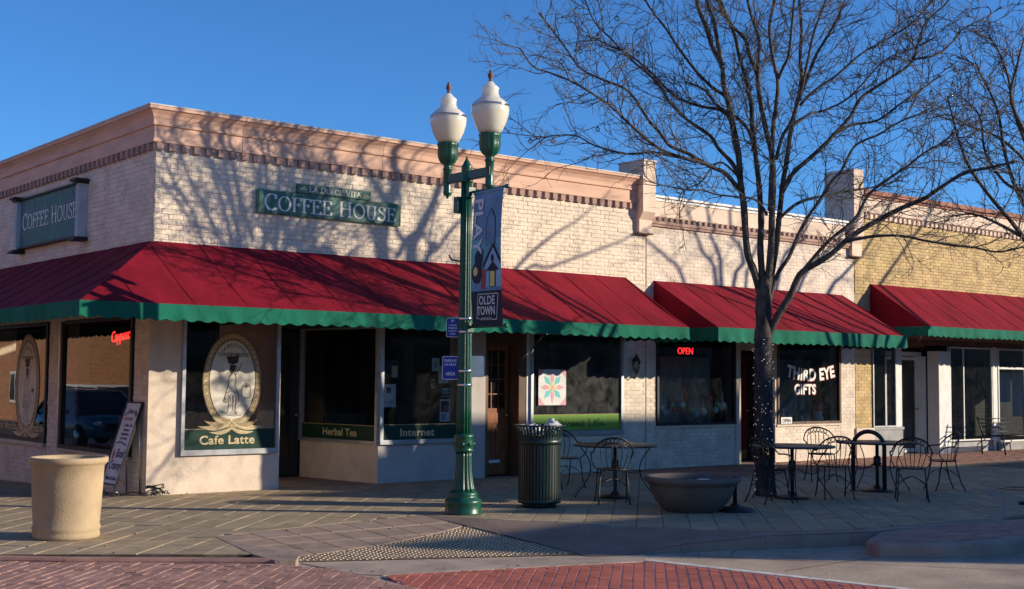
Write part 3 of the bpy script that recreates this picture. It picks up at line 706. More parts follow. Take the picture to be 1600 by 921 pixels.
# windows of the coffee house
W1 = win(B1, frameF(.46, .53, -.03), 1.53, 1.93, .05, 'alu', bottom=.075, top=.04); W1['label'] = 'front window with the oval emblem and Cafe Latte lettering'
WI = win(B1, frameF(3.76, .60, -.03), 1.56, 1.86, .06, 'alu', bottom=.07, top=.04); WI['label'] = 'front window lettered Internet'
WH = win(B1, frame((3.5, 1.95, .60), (.26, -1.96, 0), (0, 0, 1)), 1.98, 1.86, .05, 'alu', bottom=.05, muntx=(), top=.05); WH['label'] = 'angled window in the entrance lettered Herbal Tea'
WS = win(B1, frameF(6.83, .66, -.01), 2.19, 1.80, .055, 'alu', 'glass_frosted', bottom=.08, top=.05); WS['label'] = 'front window with a lime green band lettered Sweet Life'
WL2 = win(B1, frameL(3.33, .50, -.0), 2.80, 1.98, .07, 'black_frame', bottom=.06, top=.04); WL2['label'] = 'side window nearest the corner with a neon sign'
WL1 = win(B1, frameL(7.28, .54, -.0), 3.33, 1.94, .07, 'black_frame', bottom=.06, top=.04); WL1['label'] = 'side window with the oval emblem'
box_part(B1, 'window_sill', 'alu', (-.06, 0, .52, 3.31, .455, .50)); box_part(B1, 'window_sill', 'alu', (-.06, 0, 3.97, 7.3, .48, .54))
box_part(B1, 'side_post', 'alu', (-.05, 0.0, 3.332, 3.39, .5, 2.48))
# doors
def door(parent, frm, w, h, m, panes=(), panels=(), name='door', gm='glass', thick=.045, fill=True, kick=None):
    """door leaf with glazed openings (x0,x1,z0,z1) cut through and raised panels"""
    mb = MB().use(m); xs = sorted({0, w}|{p[0] for p in panes}|{p[1] for p in panes}); zs_ = sorted({0, h}|{p[2] for p in panes}|{p[3] for p in panes})
    for a, c in zip(xs[:-1], xs[1:]):
        for e, g in zip(zs_[:-1], zs_[1:]):
            mx, mz = (a+c)/2, (e+g)/2
            if any(p[0] < mx < p[1] and p[2] < mz < p[3] for p in panes): continue
            mb.box(a, c, e, g, -thick/2, thick/2)
    for a, c, e, g in panels: mb.box(a, c, e, g, thick/2, thick/2+.012)
    d = mb.build(name, parent, frm)
    for p in panes:
        q = MB().use(gm); q.poly([(p[0], p[2], 0), (p[1], p[2], 0), (p[1], p[3], 0), (p[0], p[3], 0)]); sub(d, 'pane', q.mesh('pane'))
    k = MB().use('brass'); k.ball((w-.07, 1.0, thick/2+.05), .028, 8, 5); k.tube([(w-.07, 1.0, 0), (w-.07, 1.0, thick/2+.05)], .012); sub(d, 'handle', k.mesh('handle'))
    return d
pn = [(.09+i*.155, .09+i*.155+.135, 1.12+j*.25, 1.12+j*.25+.23) for i in range(3) for j in range(4)]
D2 = door(B1, frameF(5.97, .02, .28), .60, 2.2, 'wood_door', pn, ((.08, .52, .86, 1.04), (.08, .27, .14, .78), (.33, .52, .14, .78))); D2['label'] = 'brown wooden door with small panes'
k = MB().use('paper'); k.box(.18, .42, .2, .25, .035, .045); sub(D2, 'mail_slot', k.mesh('mail_slot'))
D1 = door(B1, frameF(2.06, .02, 1.97), 1.40, 2.35, 'black_frame', ((.15, 1.25, .35, 2.15),)); D1['label'] = 'dark glazed entrance door at the back of the recess'
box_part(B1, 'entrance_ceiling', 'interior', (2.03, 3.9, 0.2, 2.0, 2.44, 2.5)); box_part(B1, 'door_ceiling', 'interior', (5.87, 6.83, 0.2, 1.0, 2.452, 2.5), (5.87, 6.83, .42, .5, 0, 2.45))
# ---- painted emblem and lettering on the panes
def oval(frm_w, cx, cy, rx, ry, parent, simple=False, wing=True):
    mb = MB().use('decal_brown'); z = .006
    def ring(a0, a1, b0, b1, zz, m):
        mb.use(m); n = 48
        for i in range(n):
            p = 2*math.pi*i/n; q = 2*math.pi*(i+1)/n
            mb.poly([(cx+a0*math.cos(p), cy+b0*math.sin(p), zz), (cx+a1*math.cos(p), cy+b1*math.sin(p), zz), (cx+a1*math.cos(q), cy+b1*math.sin(q), zz), (cx+a0*math.cos(q), cy+b0*math.sin(q), zz)])
    ring(rx*.97, rx, ry*.98, ry, z, 'decal_brown'); ring(rx*.79, rx*.97, ry*.85, ry*.98, z, 'gold_dark'); ring(rx*.76, rx*.79, ry*.83, ry*.85, z, 'decal_brown')
    mb.use('decal_cream'); mb.poly([(cx+rx*.76*math.cos(2*math.pi*i/48), cy+ry*.83*math.sin(2*math.pi*i/48), z) for i in range(48)])
    # row of gilt beads round the frame
    mb.use('gold')
    for i in range(44):
        p = 2*math.pi*i/44; a, b = cx+rx*.88*math.cos(p), cy+ry*.915*math.sin(p)
        mb.poly([(a+.010*rx/.38*math.cos(t*1.05)*1.6, b+.016*math.sin(t*1.05), z+.0006) for t in range(6)])
    if wing:   # two acanthus sprays meeting below
        for s in (-1, 1):
            for k, (x0, y0, x1, y1, x2, y2, w) in enumerate(((.02, -.83, .45, -1.03, 1.12, -.92, .10), (.05, -.80, .5, -.98, .92, -.80, .09), (.05, -.80, .42, -.9, .72, -.66, .08), (.03, -.80, .25, -.84, .48, -.70, .07), (.0, -.97, .3, -1.1, .75, -1.04, .07))):
                mb.use('gold' if k % 2 == 0 else 'gold_dark'); L = []; Q = []
                for i in range(9):
                    t = i/8; x = (1-t)**2*x0+2*t*(1-t)*x1+t*t*x2; y = (1-t)**2*y0+2*t*(1-t)*y1+t*t*y2; ww = w*math.sin(math.pi*min(1, t*.86+.14))*.6
                    L.append((cx+s*x*rx, cy+(y+ww)*ry, z+.0012+k*.0004)); Q.append((cx+s*x*rx, cy+(y-ww)*ry, z+.0012+k*.0004))
                for i in range(8): mb.poly([L[i], Q[i], Q[i+1], L[i+1]])
    # line drawing: woman carrying a basket on her head, a sack beside her
    mb.use('decal_brown')
    def pen(pts, w=.008, zz=.0028):
        P = [Vector((cx+a*rx, cy+b*ry)) for a, b in pts]
        for i in range(len(P)-1):
            d = (P[i+1]-P[i])
            if d.length < 1e-6: continue
            d.normalize(); nn = Vector((-d.y, d.x))*w/2; p, q = P[i]-d*w*.2, P[i+1]+d*w*.2
            mb.poly([(*(p+nn), z+zz), (*(p-nn), z+zz), (*(q-nn), z+zz), (*(q+nn), z+zz)])
    def fill(pts, zz=.0022): mb.poly([(cx+a*rx, cy+b*ry, z+zz) for a, b in pts])
    fill([(-.16, .36), (-.22, .49), (.2, .52), (.16, .37), (0, .33)]); fill([(-.10, .33), (-.12, .2), (-.03, .13), (.05, .2), (.1, .32)])
    pen([(-.24, .46), (-.22, .52), (.0, .55), (.2, .54), (.24, .48)]); pen([(-.12, .5), (-.13, .34)], .006, .0032); pen([(.3, .36), (.1, .12), (.05, .16), (.12, .3)], .01)
    pen([(-.03, .14), (-.12, .08), (-.15, -.1), (-.24, -.3), (-.3, -.42), (-.2, -.45), (-.22, -.36)], .01); pen([(.06, .14), (.12, .05), (.08, -.1), (.2, -.3), (.22, -.42), (.1, -.5)], .01)
    pen([(-.2, -.25), (-.05, -.2), (.12, -.26)], .007); pen([(-.1, -.3), (-.14, -.62), (-.2, -.66)], .01); pen([(.0, -.3), (.02, -.6)], .007); pen([(.12, -.34), (.1, -.62), (.16, -.68), (.06, -.68)], .01)
    for k in range(5): pen([(-.22+k*.08, -.22-.02*k), (-.26+k*.1, -.44)], .005)
    pen([(-.45, -.6), (-.3, -.64), (-.15, -.7), (.1, -.72), (.3, -.7)], .007)
    pen([(.32, -.1), (.3, -.3), (.42, -.36), (.6, -.34), (.6, -.1), (.46, -.05), (.32, -.1), (.46, -.15), (.6, -.1)], .009); fill([(.38, -.1), (.46, -.07), (.55, -.1), (.46, -.135)])
    o = sub(parent, 'oval_emblem', mb.mesh('oval_emblem'), frm_w)
    s1 = serif('COFFEE HOUSE', .050, rx*1.04, 'decal_brown', .16, .09); s = sub(parent, 'lettering', s1.mesh('lettering'), frm_w @ T((cx, cy+ry*.50, .010)))
    t1 = serif('LA DOLCE VITA', .042, rx*.86, 'decal_brown', .16, .09)
    Rb = rx*.52
    for i, v in enumerate(t1.v):
        a = v[0]/(Rb*1.0); r = Rb+v[1]; t1.v[i] = (r*math.sin(a)*.90, (r*math.cos(a)-Rb)*1.15, v[2])
    sub(parent, 'lettering', t1.mesh('lettering'), frm_w @ T((cx, cy+ry*.70, .010)))
    return o
I4 = Matrix.Identity(4)
oval(I4, .765+.02, 1.05, .47, .70, W1)
def band(parent, x0, x1, y0, y1, m, z=.003, name='painted_band', frm=I4, line='gold_dark'):
    mb = MB().use(m); mb.poly([(x0, y0, z), (x1, y0, z), (x1, y1, z), (x0, y1, z)])
    if line: mb.use(line); mb.poly([(x0, y1, z), (x1, y1, z), (x1, y1+.012, z), (x0, y1+.012, z)])
    return sub(parent, name, mb.mesh(name), frm)
def letter(parent, s, h, w, m, x, y, z=.006, bold=.03, bend=None, shear=0):
    sub(parent, 'lettering', textmesh(s, h, m, w, bold, shear, bend=bend), T((x, y, z)))
band(W1, .055, 1.475, .08, .36, 'decal_green'); letter(W1, 'Cafe Latte', .125, .86, 'gold', .72, .15)
band(WI, .065, 1.495, .075, .30, 'decal_green'); letter(WI, 'Internet', .12, .66, 'gold', .72, .125)
band(WH, .055, 1.925, .055, .28, 'decal_green'); letter(WH, 'Herbal Tea', .12, .86, 'gold', 1.03, .11)
band(WS, .06, 2.13, .085, .36, 'lime', z=.004); letter(WS, 'Sweet Life', .125, 1.12, 'lime_dark', 1.18, .155, bold=.055, z=.008); letter(WS, 'Sweet Life', .125, 1.10, 'lime', 1.18, .155, bold=.0, z=.012)
oval(I4, 7.28-4.95, .93, .60, .86, WL1)
letter(WL1, 'Iced Mocha / Cafe Frappe', .14, 2.45, 'gold', 2.0, .17, bold=.02)
band(WL1, .07, 3.26, .065, .30, 'decal_green', z=.002, line=None)

# ---------------------------------------------------------------- gift shop
B2 = thing('gift_shop', 'cream brick gift shop with peach frieze in the middle of the row', 'building', (9.64, 0, 0))
X0, X1 = 9.64, 15.98
box_part(B2, 'wall', 'cream_mortar', (X0, X1, 0, .25, 2.50, 4.95), (X0, 9.90, 0, .25, -.02, 2.5), (9.90, 12.10, 0, .25, -.02, .79), (13.34, 15.46, 0, .25, -.02, .76), (15.46, X1, 0, .25, -.02, 2.5))
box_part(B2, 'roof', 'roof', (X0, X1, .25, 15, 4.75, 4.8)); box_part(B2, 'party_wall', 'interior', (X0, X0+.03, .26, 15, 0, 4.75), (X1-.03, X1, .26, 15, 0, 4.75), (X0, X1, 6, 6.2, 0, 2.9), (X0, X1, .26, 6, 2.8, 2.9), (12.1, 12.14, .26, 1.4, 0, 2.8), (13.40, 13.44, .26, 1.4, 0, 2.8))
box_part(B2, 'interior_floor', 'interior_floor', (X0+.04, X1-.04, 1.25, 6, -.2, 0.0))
mat('drape', (0.22, 0.29, 0.27), 0.9, 0.3, 1.6, 1.5, 4, col2=(0.07, 0.11, 0.11), streak=(2, 2, .4))
o = MB().use('drape')
for k in range(24):
    a = 9.95+k*.088; o.poly([(a, .62+.03*math.sin(k*1.7), .8), (a+.088, .62+.03*math.sin((k+1)*1.7), .8), (a+.088, .62+.03*math.sin((k+1)*1.7), 2.1), (a, .62+.03*math.sin(k*1.7), 2.1)])
o.build('display_drape', B2); o = MB().use('drape')
for k in range(24):
    a = 13.4+k*.085; o.poly([(a, .75+.03*math.sin(k*1.7), .8), (a+.085, .75+.03*math.sin((k+1)*1.7), .8), (a+.085, .75+.03*math.sin((k+1)*1.7), 2.1), (a, .75+.03*math.sin(k*1.7), 2.1)])
o.build('display_drape', B2)
box_part(B2, 'display_shelf', 'interior_mid', (9.92, 12.05, .26, .62, .74, .82), (13.4, 15.4, .26, .75, .70, .78))
rb = random.Random(22)
its = brick_items(frameF(0, 0), X0, X1, 3.38, 4.51, rnd=rb, depth=.008)
its += brick_items(frameF(0, 0), X0, 9.89, 0, 2.49, rnd=rb)+brick_items(frameF(0, 0), 9.9, 12.10, 0, .76, rnd=rb, depth=.014)+brick_items(frameF(0, 0), 13.36, 15.46, 0, .73, rnd=rb)+brick_items(frameF(0, 0), 15.47, X1, 0, 2.49, rnd=rb)
mat('pink_brick', (0.78, 0.66, 0.53), 0.85, 0.10, 3, 0.8, 40, obj_var=0.06)
place_pieces(its, unit_brick('pink_brick'), 'brick', B2, 300, 'brickwork')
box_part(B2, 'moulding', 'peach_brown', (X0+.08, X1-.2, -.05, 0, 4.515, 4.555), (X0+.08, X1-.2, -.07, 0, 4.56, 4.615))
box_part(B2, 'frieze', 'peach_light', (X0+.08, X1-.2, -.02, 0, 4.62, 5.00)); box_part(B2, 'coping', 'white_paint', (X0+.08, X1-.2, -.08, .28, 5.06, 5.10), (X0+.08, X1-.2, -.04, .25, 5.002, 5.058))
me = MB().use('peach_brown').box(-.035, .035, 0, .045, -.04, .04).mesh('dentil'); x = 9.78
while x < 15.75: obj('dentil', me, B2, T((x, -.066, 4.665))); x += .158
WT = win(B2, frameF(9.90, .79, -.0), 2.20, 1.70, .05, 'black_frame', 'glass', bottom=.04, top=.04); WT['label'] = 'shop window with a neon open sign'
WG = win(B2, frameF(13.36, .76, -.0), 2.10, 1.72, .06, 'wood_trim', 'glass', bottom=.05, top=.05); WG['label'] = 'shop window lettered Third Eye Gifts'
box_part(B2, 'sill', 'plaster', (9.86, 12.10, -.04, 0, .745, .787)); box_part(B2, 'sill', 'plaster', (13.34, 15.48, -.04, 0, .715, .757))
box_part(B2, 'door_post', 'plaster', (12.10, 12.2, -.03, .1, -.02, 2.5), (12.203, 12.28, 0, .3, -.02, 2.5), (13.30, 13.358, -.02, .12, -.02, 2.5), (12.28, 13.3, .1, .2, 2.25, 2.5))
D3 = door(B2, frameF(12.32, .03, .72), .98, 2.15, 'red_door', ((.16, .82, 1.10, 2.0),), ((.14, .45, .3, .9), (.53, .84, .3, .9))); D3['label'] = 'dark red shop door'
k = MB().use('brass'); k.box(.25, .75, .98, 1.06, .026, .036); sub(D3, 'mail_slot', k.mesh('mail_slot')); k = MB().use('brass'); k.box(.03, .95, .01, .2, .024, .032); sub(D3, 'kick_plate', k.mesh('kick_plate'))
letter(WG, 'THIRD EYE', .24, 1.62, 'sign_white', 1.12, .90, bold=.05, bend=-3.6); letter(WG, 'GIFTS', .20, .70, 'sign_white', .92, .62, bold=.05)
letter(WG, 'THIRD EYE', .255, 1.66, 'ink_red', 1.125, .89, z=.003, bold=.07, bend=-3.6); letter(WG, 'GIFTS', .215, .73, 'ink_red', .925, .61, z=.003, bold=.07)

# ---------------------------------------------------------------- yellow brick shop
B3 = thing('yellow_brick_shop', 'taller yellow brick shop with cream frieze at the right end of the row', 'building', (15.98, 0, 0))
Y0, Y1 = 15.98, 34.0
box_part(B3, 'wall', 'yellow_mortar', (Y0, Y1, 0, .25, 2.62, 5.75), (Y0, 16.58, 0, .25, .62, 2.62), (27, Y1, 0, .25, -.02, 2.62))
box_part(B3, 'roof', 'roof', (Y0, Y1, .25, 15, 4.90, 4.95)); box_part(B3, 'party_wall', 'interior', (Y0+.02, Y0+.1, .26, 15, 0, 4.9), (Y0, Y1, 5, 5.2, 0, 4.9), (Y0, Y1, .26, 5, 2.85, 2.95))
box_part(B3, 'interior_floor', 'interior_floor', (Y0+.1, Y1, 1.45, 5, -.2, 0.0))
box_part(B3, 'pier_base', 'plaster', (Y0, 16.62, -.05, .24, -.02, .64)); 
box_part(B3, 'window_base', 'sill_stone', (16.64, 17.72, -.02, .3, -.02, .58)); box_part(B3, 'window_base', 'sill_stone', (19.62, 21.5, .0, .25, -.02, .26)); box_part(B3, 'window_base', 'sill_stone', (21.72, 27, 0, .25, -.02, .2))
box_part(B3, 'base_coping', 'sill_stone', (16.625, 17.74, -.04, .3, .582, .64))
rb = random.Random(23)
its = brick_items(frameF(0, 0), Y0+.02, 27, 3.55, 5.20, rnd=rb, depth=.014)+brick_items(frameF(0, 0), Y0+.02, 16.57, .66, 2.6, rnd=rb)
place_pieces(its, unit_brick('yellow_brick'), 'brick', B3, 300, 'brickwork')
box_part(B3, 'frieze', 'peach_light', (Y0+.3, Y1, -.03, 0, 5.37, 5.70)); box_part(B3, 'coping', 'terracotta', (Y0+.3, Y1, -.1, .3, 5.76, 5.86), (Y0+.3, Y1, -.06, .25, 5.702, 5.758))
box_part(B3, 'string_course', 'brown_paint', (Y0+.3, 27, -.045, -.0, 5.33, 5.365))
me = MB().use('peach_light').box(-.05, .05, 0, .05, -.05, .05).mesh('dentil'); x = 16.4
while x < 26.8: obj('dentil', me, B3, T((x, -.055, 5.275))); x += .18
mb = MB().use('peach_light'); mb.prism([(15.80, .62, 5.0), (15.80, .62, 6.25), (15.80, -.16, 6.25), (15.80, -.16, 4.74), (15.80, -.10, 4.62), (15.80, -.10, 4.36), (15.80, 0, 4.36), (15.80, 0, 5.0)], (.34, 0, 0)); mb.build('bracket_pier', B3)
box_part(B3, 'bracket_foot', 'brown_paint', (15.78, 16.16, -.12, 0, 4.335, 4.357))
box_part(B3, 'lintel', 'brown_paint', (16.6, 27, .0, .3, 2.50, 2.62), (17.7, 19.1, .3, 1.45, 2.45, 2.5))
win(B3, frameF(16.60, .645, 0), .86, 1.86, .03, 'alu', bottom=.03, top=.03)
box_part(B3, 'white_post', 'white_paint', (17.47, 17.53, -.02, .1, .64, 2.5), (17.56, 17.72, .0, .16, .645, 2.5)); box_part(B3, 'white_column', 'white_paint', (19.13, 19.60, -.04, .26, -.02, 2.36))
D4 = door(B3, frameF(17.78, .02, .5), 1.25, 2.2, 'white_paint', ((.06, 1.19, .09, 2.13),)); D4['label'] = 'white framed glass door'
box_part(B3, 'transom', 'white_paint', (17.72, 19.13, .42, .52, 2.24, 2.34), (19.04, 19.13, .3, .55, 0, 2.24))
win(B3, frameF(19.62, .26, .02), 1.84, 2.22, .04, 'white_paint', muntx=(.62,), mw=.035); box_part(B3, 'white_post', 'white_paint', (21.46, 21.56, -.03, .2, -.02, 2.5), (21.60, 21.7, 0, .2, .2, 2.5))
win(B3, frameF(21.72, .20, .02), 2.6, 2.28, .04, 'white_paint', muntx=(1.25,), muntz=(1.8,), mw=.05); win(B3, frameF(24.36, .20, .02), 2.6, 2.28, .04, 'white_paint')
box_part(B3, 'shop_furniture', 'interior_mid', (19.9, 20.2, 1.8, 2.1, 0, .75), (20.5, 21.4, 2.2, 2.8, 0, .7), (18.2, 18.6, 2.6, 3.0, 0, .8))

# ================================================================== AWNINGS
def awning(name, label, x0, x1, zt, zo, zv, d, hip=False, y_end=14.0, seed=1):
    A = thing(name, label, 'awning', (x0, 0, zo)); rnd = random.Random(seed)
    pw = .76
    def panel(fn, a, b, n=6, k=10, tmin=lambda x: 0.0):
        mb = MB().use('red_canvas'); mb.smooth = True
        puff = rnd.uniform(.006, .014); sag = rnd.uniform(.012, .028); ph = rnd.uniform(0, 6)
        idx = []
        for i in range(n+1):
            s = i/n; x = a+(b-a)*s; t0 = tmin(x); row = []
            for j in range(k+1):
                t = t0+(1-t0)*j/k
                z = zt+(zo-zt)*t - sag*math.sin(math.pi*t) + puff*math.sin(math.pi*s)*math.sin(math.pi*min(1, t*1.0)) + .003*math.sin(9*t+ph+3*s)
                row.append(len(mb.v)); mb.v.append(fn(x, t*d, z))
            idx.append(row)
        for i in range(n):
            for j in range(k): mb.face((idx[i][j], idx[i][j+1], idx[i+1][j+1], idx[i+1][j]))
        mb.build('canvas_panel', A)
        # stitched seam: a thin raised welt
        if tmin(a) < .99:
            m2 = MB().use('seam'); t0 = tmin(a); m2.tube([fn(a, (t0+(1-t0)*j/6)*d, zt+(zo-zt)*(t0+(1-t0)*j/6)-.012*math.sin(math.pi*(t0+(1-t0)*j/6))+.001) for j in range(7)], .004, 4); m2.build('seam', A)
    fF = lambda x, o, z: (x, -o, z)
    fL = lambda y, o, z: (-o, y, z)
    if hip:
        tm = lambda q: min(1, max(0, -q/d))
        x = -d
        while x < x1-.01: b = min(x+pw if x > -d+.01 or True else x, x1); panel(fF, x, b, tmin=tm); x = b
        y = -d
        while y < y_end-.01: b = min(y+pw, y_end); panel(fL, y, b, tmin=tm); y = b
    else:
        n = max(1, round((x1-x0)/pw)); w_ = (x1-x0)/n
        for i in range(n): panel(fF, x0+i*w_, x0+(i+1)*w_)
    def valance(path, seedv):
        """scalloped skirt hanging along a path of (x, y) corners"""
        mb = MB().use('green_canvas'); mb.smooth = True; L = 0; cols = []; n = Vector((0, 0, 0))
        for (p, q) in zip(path[:-1], path[1:]):
            p = Vector((*p, 0)); q = Vector((*q, 0)); ln = (q-p).length; dr = (q-p)/ln; out = Vector((dr.y, -dr.x, 0))
            N = max(2, int(ln/.0275))
            for i in range(N+1):
                s = L+ln*i/N; c = p+(q-p)*i/N
                wv = .010*math.sin(s*7.3+seedv)+.006*math.sin(s*19+seedv*2); tw = .5+.5*math.sin(s*2.1+seedv)
                zb = zv+.040*(1-abs(math.sin(math.pi*s/.22)))+.006*math.sin(s*1.7)
                cols.append((tuple(c+Vector((0, 0, zo+.004))), tuple(c+out*(.004+wv*.5)+Vector((0, 0, (zo+zb)/2))), tuple(c+out*(.008+wv*(1+tw))+Vector((0, 0, zb+.02))), tuple(c+out*(.008+wv*(1+tw))+Vector((0, 0, zb)))))
            L += ln
        b = len(mb.v)
        for cc in cols: mb.v += cc
        for i in range(len(cols)-1):
            for k in range(3): mb.face((b+i*4+k, b+(i+1)*4+k, b+(i+1)*4+k+1, b+i*4+k+1))
        mb.build('valance', A)
        hm = MB().use('green_canvas'); hm.tube([Vector(c[3]) for c in cols[::2]], .004, 3, cap=False); hm.build('hem', A)
    rx0 = x0
    if hip:
        valance([(-d, y_end), (-d, -d), (x1, -d), (x1, -.02)], seed)
    else:
        valance([(x0, -.02), (x0, -d), (x1, -d), (x1, -.02)], seed)
        mb = MB().use('red_canvas'); mb.poly([(x0, 0, zt), (x0, -d, zo), (x0, 0, zo)]); mb.build('end_panel', A)
    mb = MB().use('red_canvas'); mb.poly([(x1, 0, zt), (x1, 0, zo), (x1, -d, zo)]); mb.build('end_panel', A)
    x = (0 if hip else x0)+.05
    fr = MB().use('iron')
    while x < x1: fr.tube([(x, -.02, zt-.05), (x, -d+.03, zo-.03)], .014, 5); fr.tube([(x, -d+.03, zo-.03), (x, -.02, zo-.03)], .014, 5); x += 1.52
    fr.tube([((-d if hip else x0)+.02, -d+.03, zo-.02), (x1-.02, -d+.03, zo-.02)], .016, 5)
    if hip: fr.tube([(-d+.03, -d+.02, zo-.02), (-d+.03, y_end, zo-.02)], .016, 5)
    o = fr.build('frame', A); o['kind'] = 'stuff'
    return A
awning('awning', 'long dark red awning with green scalloped edge wrapping the corner of the coffee house', 0, 9.09, 3.52, 2.55, 2.335, 1.6, True, seed=3)
awning('awning', 'red awning with green scalloped edge over the gift shop, behind the big tree', 9.83, 15.55, 3.50, 2.58, 2.32, 1.6, seed=5)
awning('awning', 'red awning with green scalloped edge on the yellow brick shop at the right', 16.55, 27.2, 3.80, 2.82, 2.60, 1.45, seed=7)

# ================================================================== SIGNS ON THE WALLS
S = thing('wall_sign', 'wide green board with white letters COFFEE HOUSE on the brick above the awning', 'sign', (2.83, -.02, 4.2))
mb = MB().use('sign_green'); mb.box(1.58, 4.07, -.07, -.024, 4.06, 4.375); mb.build('board', S)
mb = MB().use('sign_green'); mb.box(1.56, 4.09, -.06, -.026, 4.045, 4.39); mb.build('backing', S)
obj('lettering', serif('COFFEE HOUSE', .238, 2.32, 'sign_white', .15, .055, small=.90).mesh('lettering'), S, frameF(2.83, 4.10, -.0705))
S = thing('wall_sign', 'small green board reading LA DOLCE VITA just above the coffee house board', 'sign', (2.87, -.02, 4.47))
mb = MB().use('sign_green'); mb.box(2.22, 3.52, -.065, -.024, 4.405, 4.535); mb.build('board', S)
obj('lettering', serif('LA DOLCE VITA', .086, .92, 'decal_cream', .19, .10, small=.88).mesh('lettering'), S, frameF(2.88, 4.43, -.0655))
for sx, x in ((1, 2.33), (-1, 3.42)):
    mb = MB().use('gold')
    for k in range(3): mb.obox((x+sx*(k-1)*.035, -.067, 4.47+(.012 if k % 2 else -.012)), (.022, 0, .012*sx), (0, .001, 0), (-.004, 0, .010))
    mb.build('leaf_ornament', S)
# framed cabinet sign on the side wall
S = thing('cabinet_sign', 'weathered framed cabinet sign reading COFFEE HOUSE on the shaded side wall', 'sign', (0, 4.0, 4.15))
mb = MB().use('cabinet_face'); mb.box(-.08, -.02, 2.58, 5.32, 3.80, 4.60); mb.build('face', S)
for y in (2.46, 5.32):
    mb = MB().use('cabinet'); mb.box(-.15, -.01, y, y+.13, 3.76, 4.62)
    for k in (.025, .065, .105): mb.box(-.155, -.15, y+k-.006, y+k+.006, 3.78, 4.60)
    mb.build('pilaster', S)
    mb = MB().use('cabinet_dark'); mb.box(-.23, 0, y-.06, y+.19, 4.62, 4.66); mb.box(-.19, 0, y-.03, y+.16, 4.585, 4.62); mb.build('capital', S)
    mb = MB().use('cabinet_dark'); mb.box(-.23, 0, y-.06, y+.19, 3.70, 3.74); mb.box(-.19, 0, y-.03, y+.16, 3.74, 3.76); mb.build('foot', S)
mb = MB().use('cabinet_dark'); mb.box(-.12, 0, 2.62, 5.32, 4.60, 4.63); mb.build('rail', S)
mb = MB().use('cabinet_dark'); mb.box(-.12, 0, 2.62, 5.32, 3.77, 3.80); mb.build('rail', S)
obj('lettering', serif('COFFEE HOUSE', .27, 2.55, 'pale_letters', .13, .06, small=.90).mesh('lettering'), S, frameL(3.95, 4.09, -.0805))
obj('faded_lettering', serif('LA DOLCE VITA', .20, 2.2, 'ghost_letters', .13, .06, small=.88).mesh('faded_lettering'), S, frameL(3.95, 4.37, -.0805))
obj('faded_lettering', textmesh('FRESH BAKED GOODS & GOURMET ICE CREAM', .085, 'ghost_letters', 2.6, .0), S, frameL(3.95, 3.97, -.0815))
obj('faded_lettering', textmesh('La Dolce Vita', .09, 'ghost_letters', 1.1, .0), S, frameL(3.95, 3.84, -.0815))

# neon signs hanging inside the windows
def neon_word(word, h, w, frm, name, label, pos):
    N = thing(name, label, 'neon sign', pos)
    me = textmesh(word, h, 'neon', w, 0.0, shear=.25 if word[0] == 'C' else 0, ex=.006); obj('neon_tube', me, N, frm)
    mb = MB().use('iron'); mb.box(-w/2, w/2, -.02, -.012, -.02, -.012); mb.box(-w/2, w/2, h+.01, h+.018, -.02, -.012); mb.build('bracket', N, frm)
neon_word('OPEN', .13, .42, frameF(10.80, 2.14, .10), 'neon_sign', 'red neon OPEN sign hanging in the gift shop window', (10.8, .1, 2.14))
neon_word('Cappuccino', .17, .92, frameL(1.22, 2.16, .12) @ Matrix.Rotation(math.radians(4), 4, 'Z'), 'neon_sign', 'red neon script sign in the side window near the corner', (.12, 1.22, 2.16))
# wall lantern
Ln = thing('wall_lantern', 'small black lantern on the brick pier between the two shops', 'lantern', (9.25, -.06, 1.75))
mb = MB().use('iron'); mb.lathe([(.012, -.12), (.03, -.08), (.05, -.05), (.055, -.04)], (9.25, -.14, 1.85), 8); mb.lathe([(.085, .13), (.05, .19), (.02, .23), (.008, .27)], (9.25, -.14, 1.85), 8)
for k in range(6): a = k*1.047; mb.tube([(9.25+.055*math.cos(a), -.14+.055*math.sin(a), 1.81), (9.25+.083*math.cos(a), -.14+.083*math.sin(a), 1.98)], .004, 4)
mb.build('cage', Ln); mb = MB().use('glass'); mb.lathe([(.045, -.035), (.075, .125)], (9.25, -.14, 1.85), 6); mb.build('glass', Ln)
mb = MB().use('iron'); mb.tube([(9.25, -.14, 1.73), (9.25, -.10, 1.66), (9.25, -.02, 1.70)], .01, 5); mb.lathe([(.035, 0), (.035, .01)], (9.25, -.02, 1.68), 8); mb.build('wall_bracket', Ln)
# quilt-block poster
Q = thing('quilt_poster', 'white quilt block poster with pink and aqua star in the lime banded window', 'poster', (7.31, -.05, 1.5))
QF = frameF(7.0, 1.19, -.035)
mb = MB().use('paper'); mb.box(0, .63, 0, .62, 0, .006); mb.build('sheet', Q, QF)
mb = MB(); c0 = .315
def star(m, k, r0, r1, wd, zz):
    mb.use(m)
    for i in range(4):
        a = math.pi/2*i+k; d = Vector((math.cos(a), math.sin(a))); n_ = Vector((-d.y, d.x)); c_ = Vector((c0, .31))
        p = [c_+d*r0, c_+d*(r0+r1)/2+n_*wd, c_+d*r1, c_+d*(r0+r1)/2-n_*wd]; mb.poly([(q.x, q.y, zz) for q in p])
star('aqua', math.pi/4, .05, .27, .055, .0075)
mb.use('aqua')
star('pink', 0, .03, .28, .045, .0085)
mb.use('straw')
for i, j in ((0, 1), (1, 0), (1, 2), (2, 1)): mb.poly([(c0-.09+i*.06, .31-.09+j*.06, .0095), (c0-.03+i*.06, .31-.09+j*.06, .0095), (c0-.03+i*.06, .31-.03+j*.06, .0095), (c0-.09+i*.06, .31-.03+j*.06, .0095)])
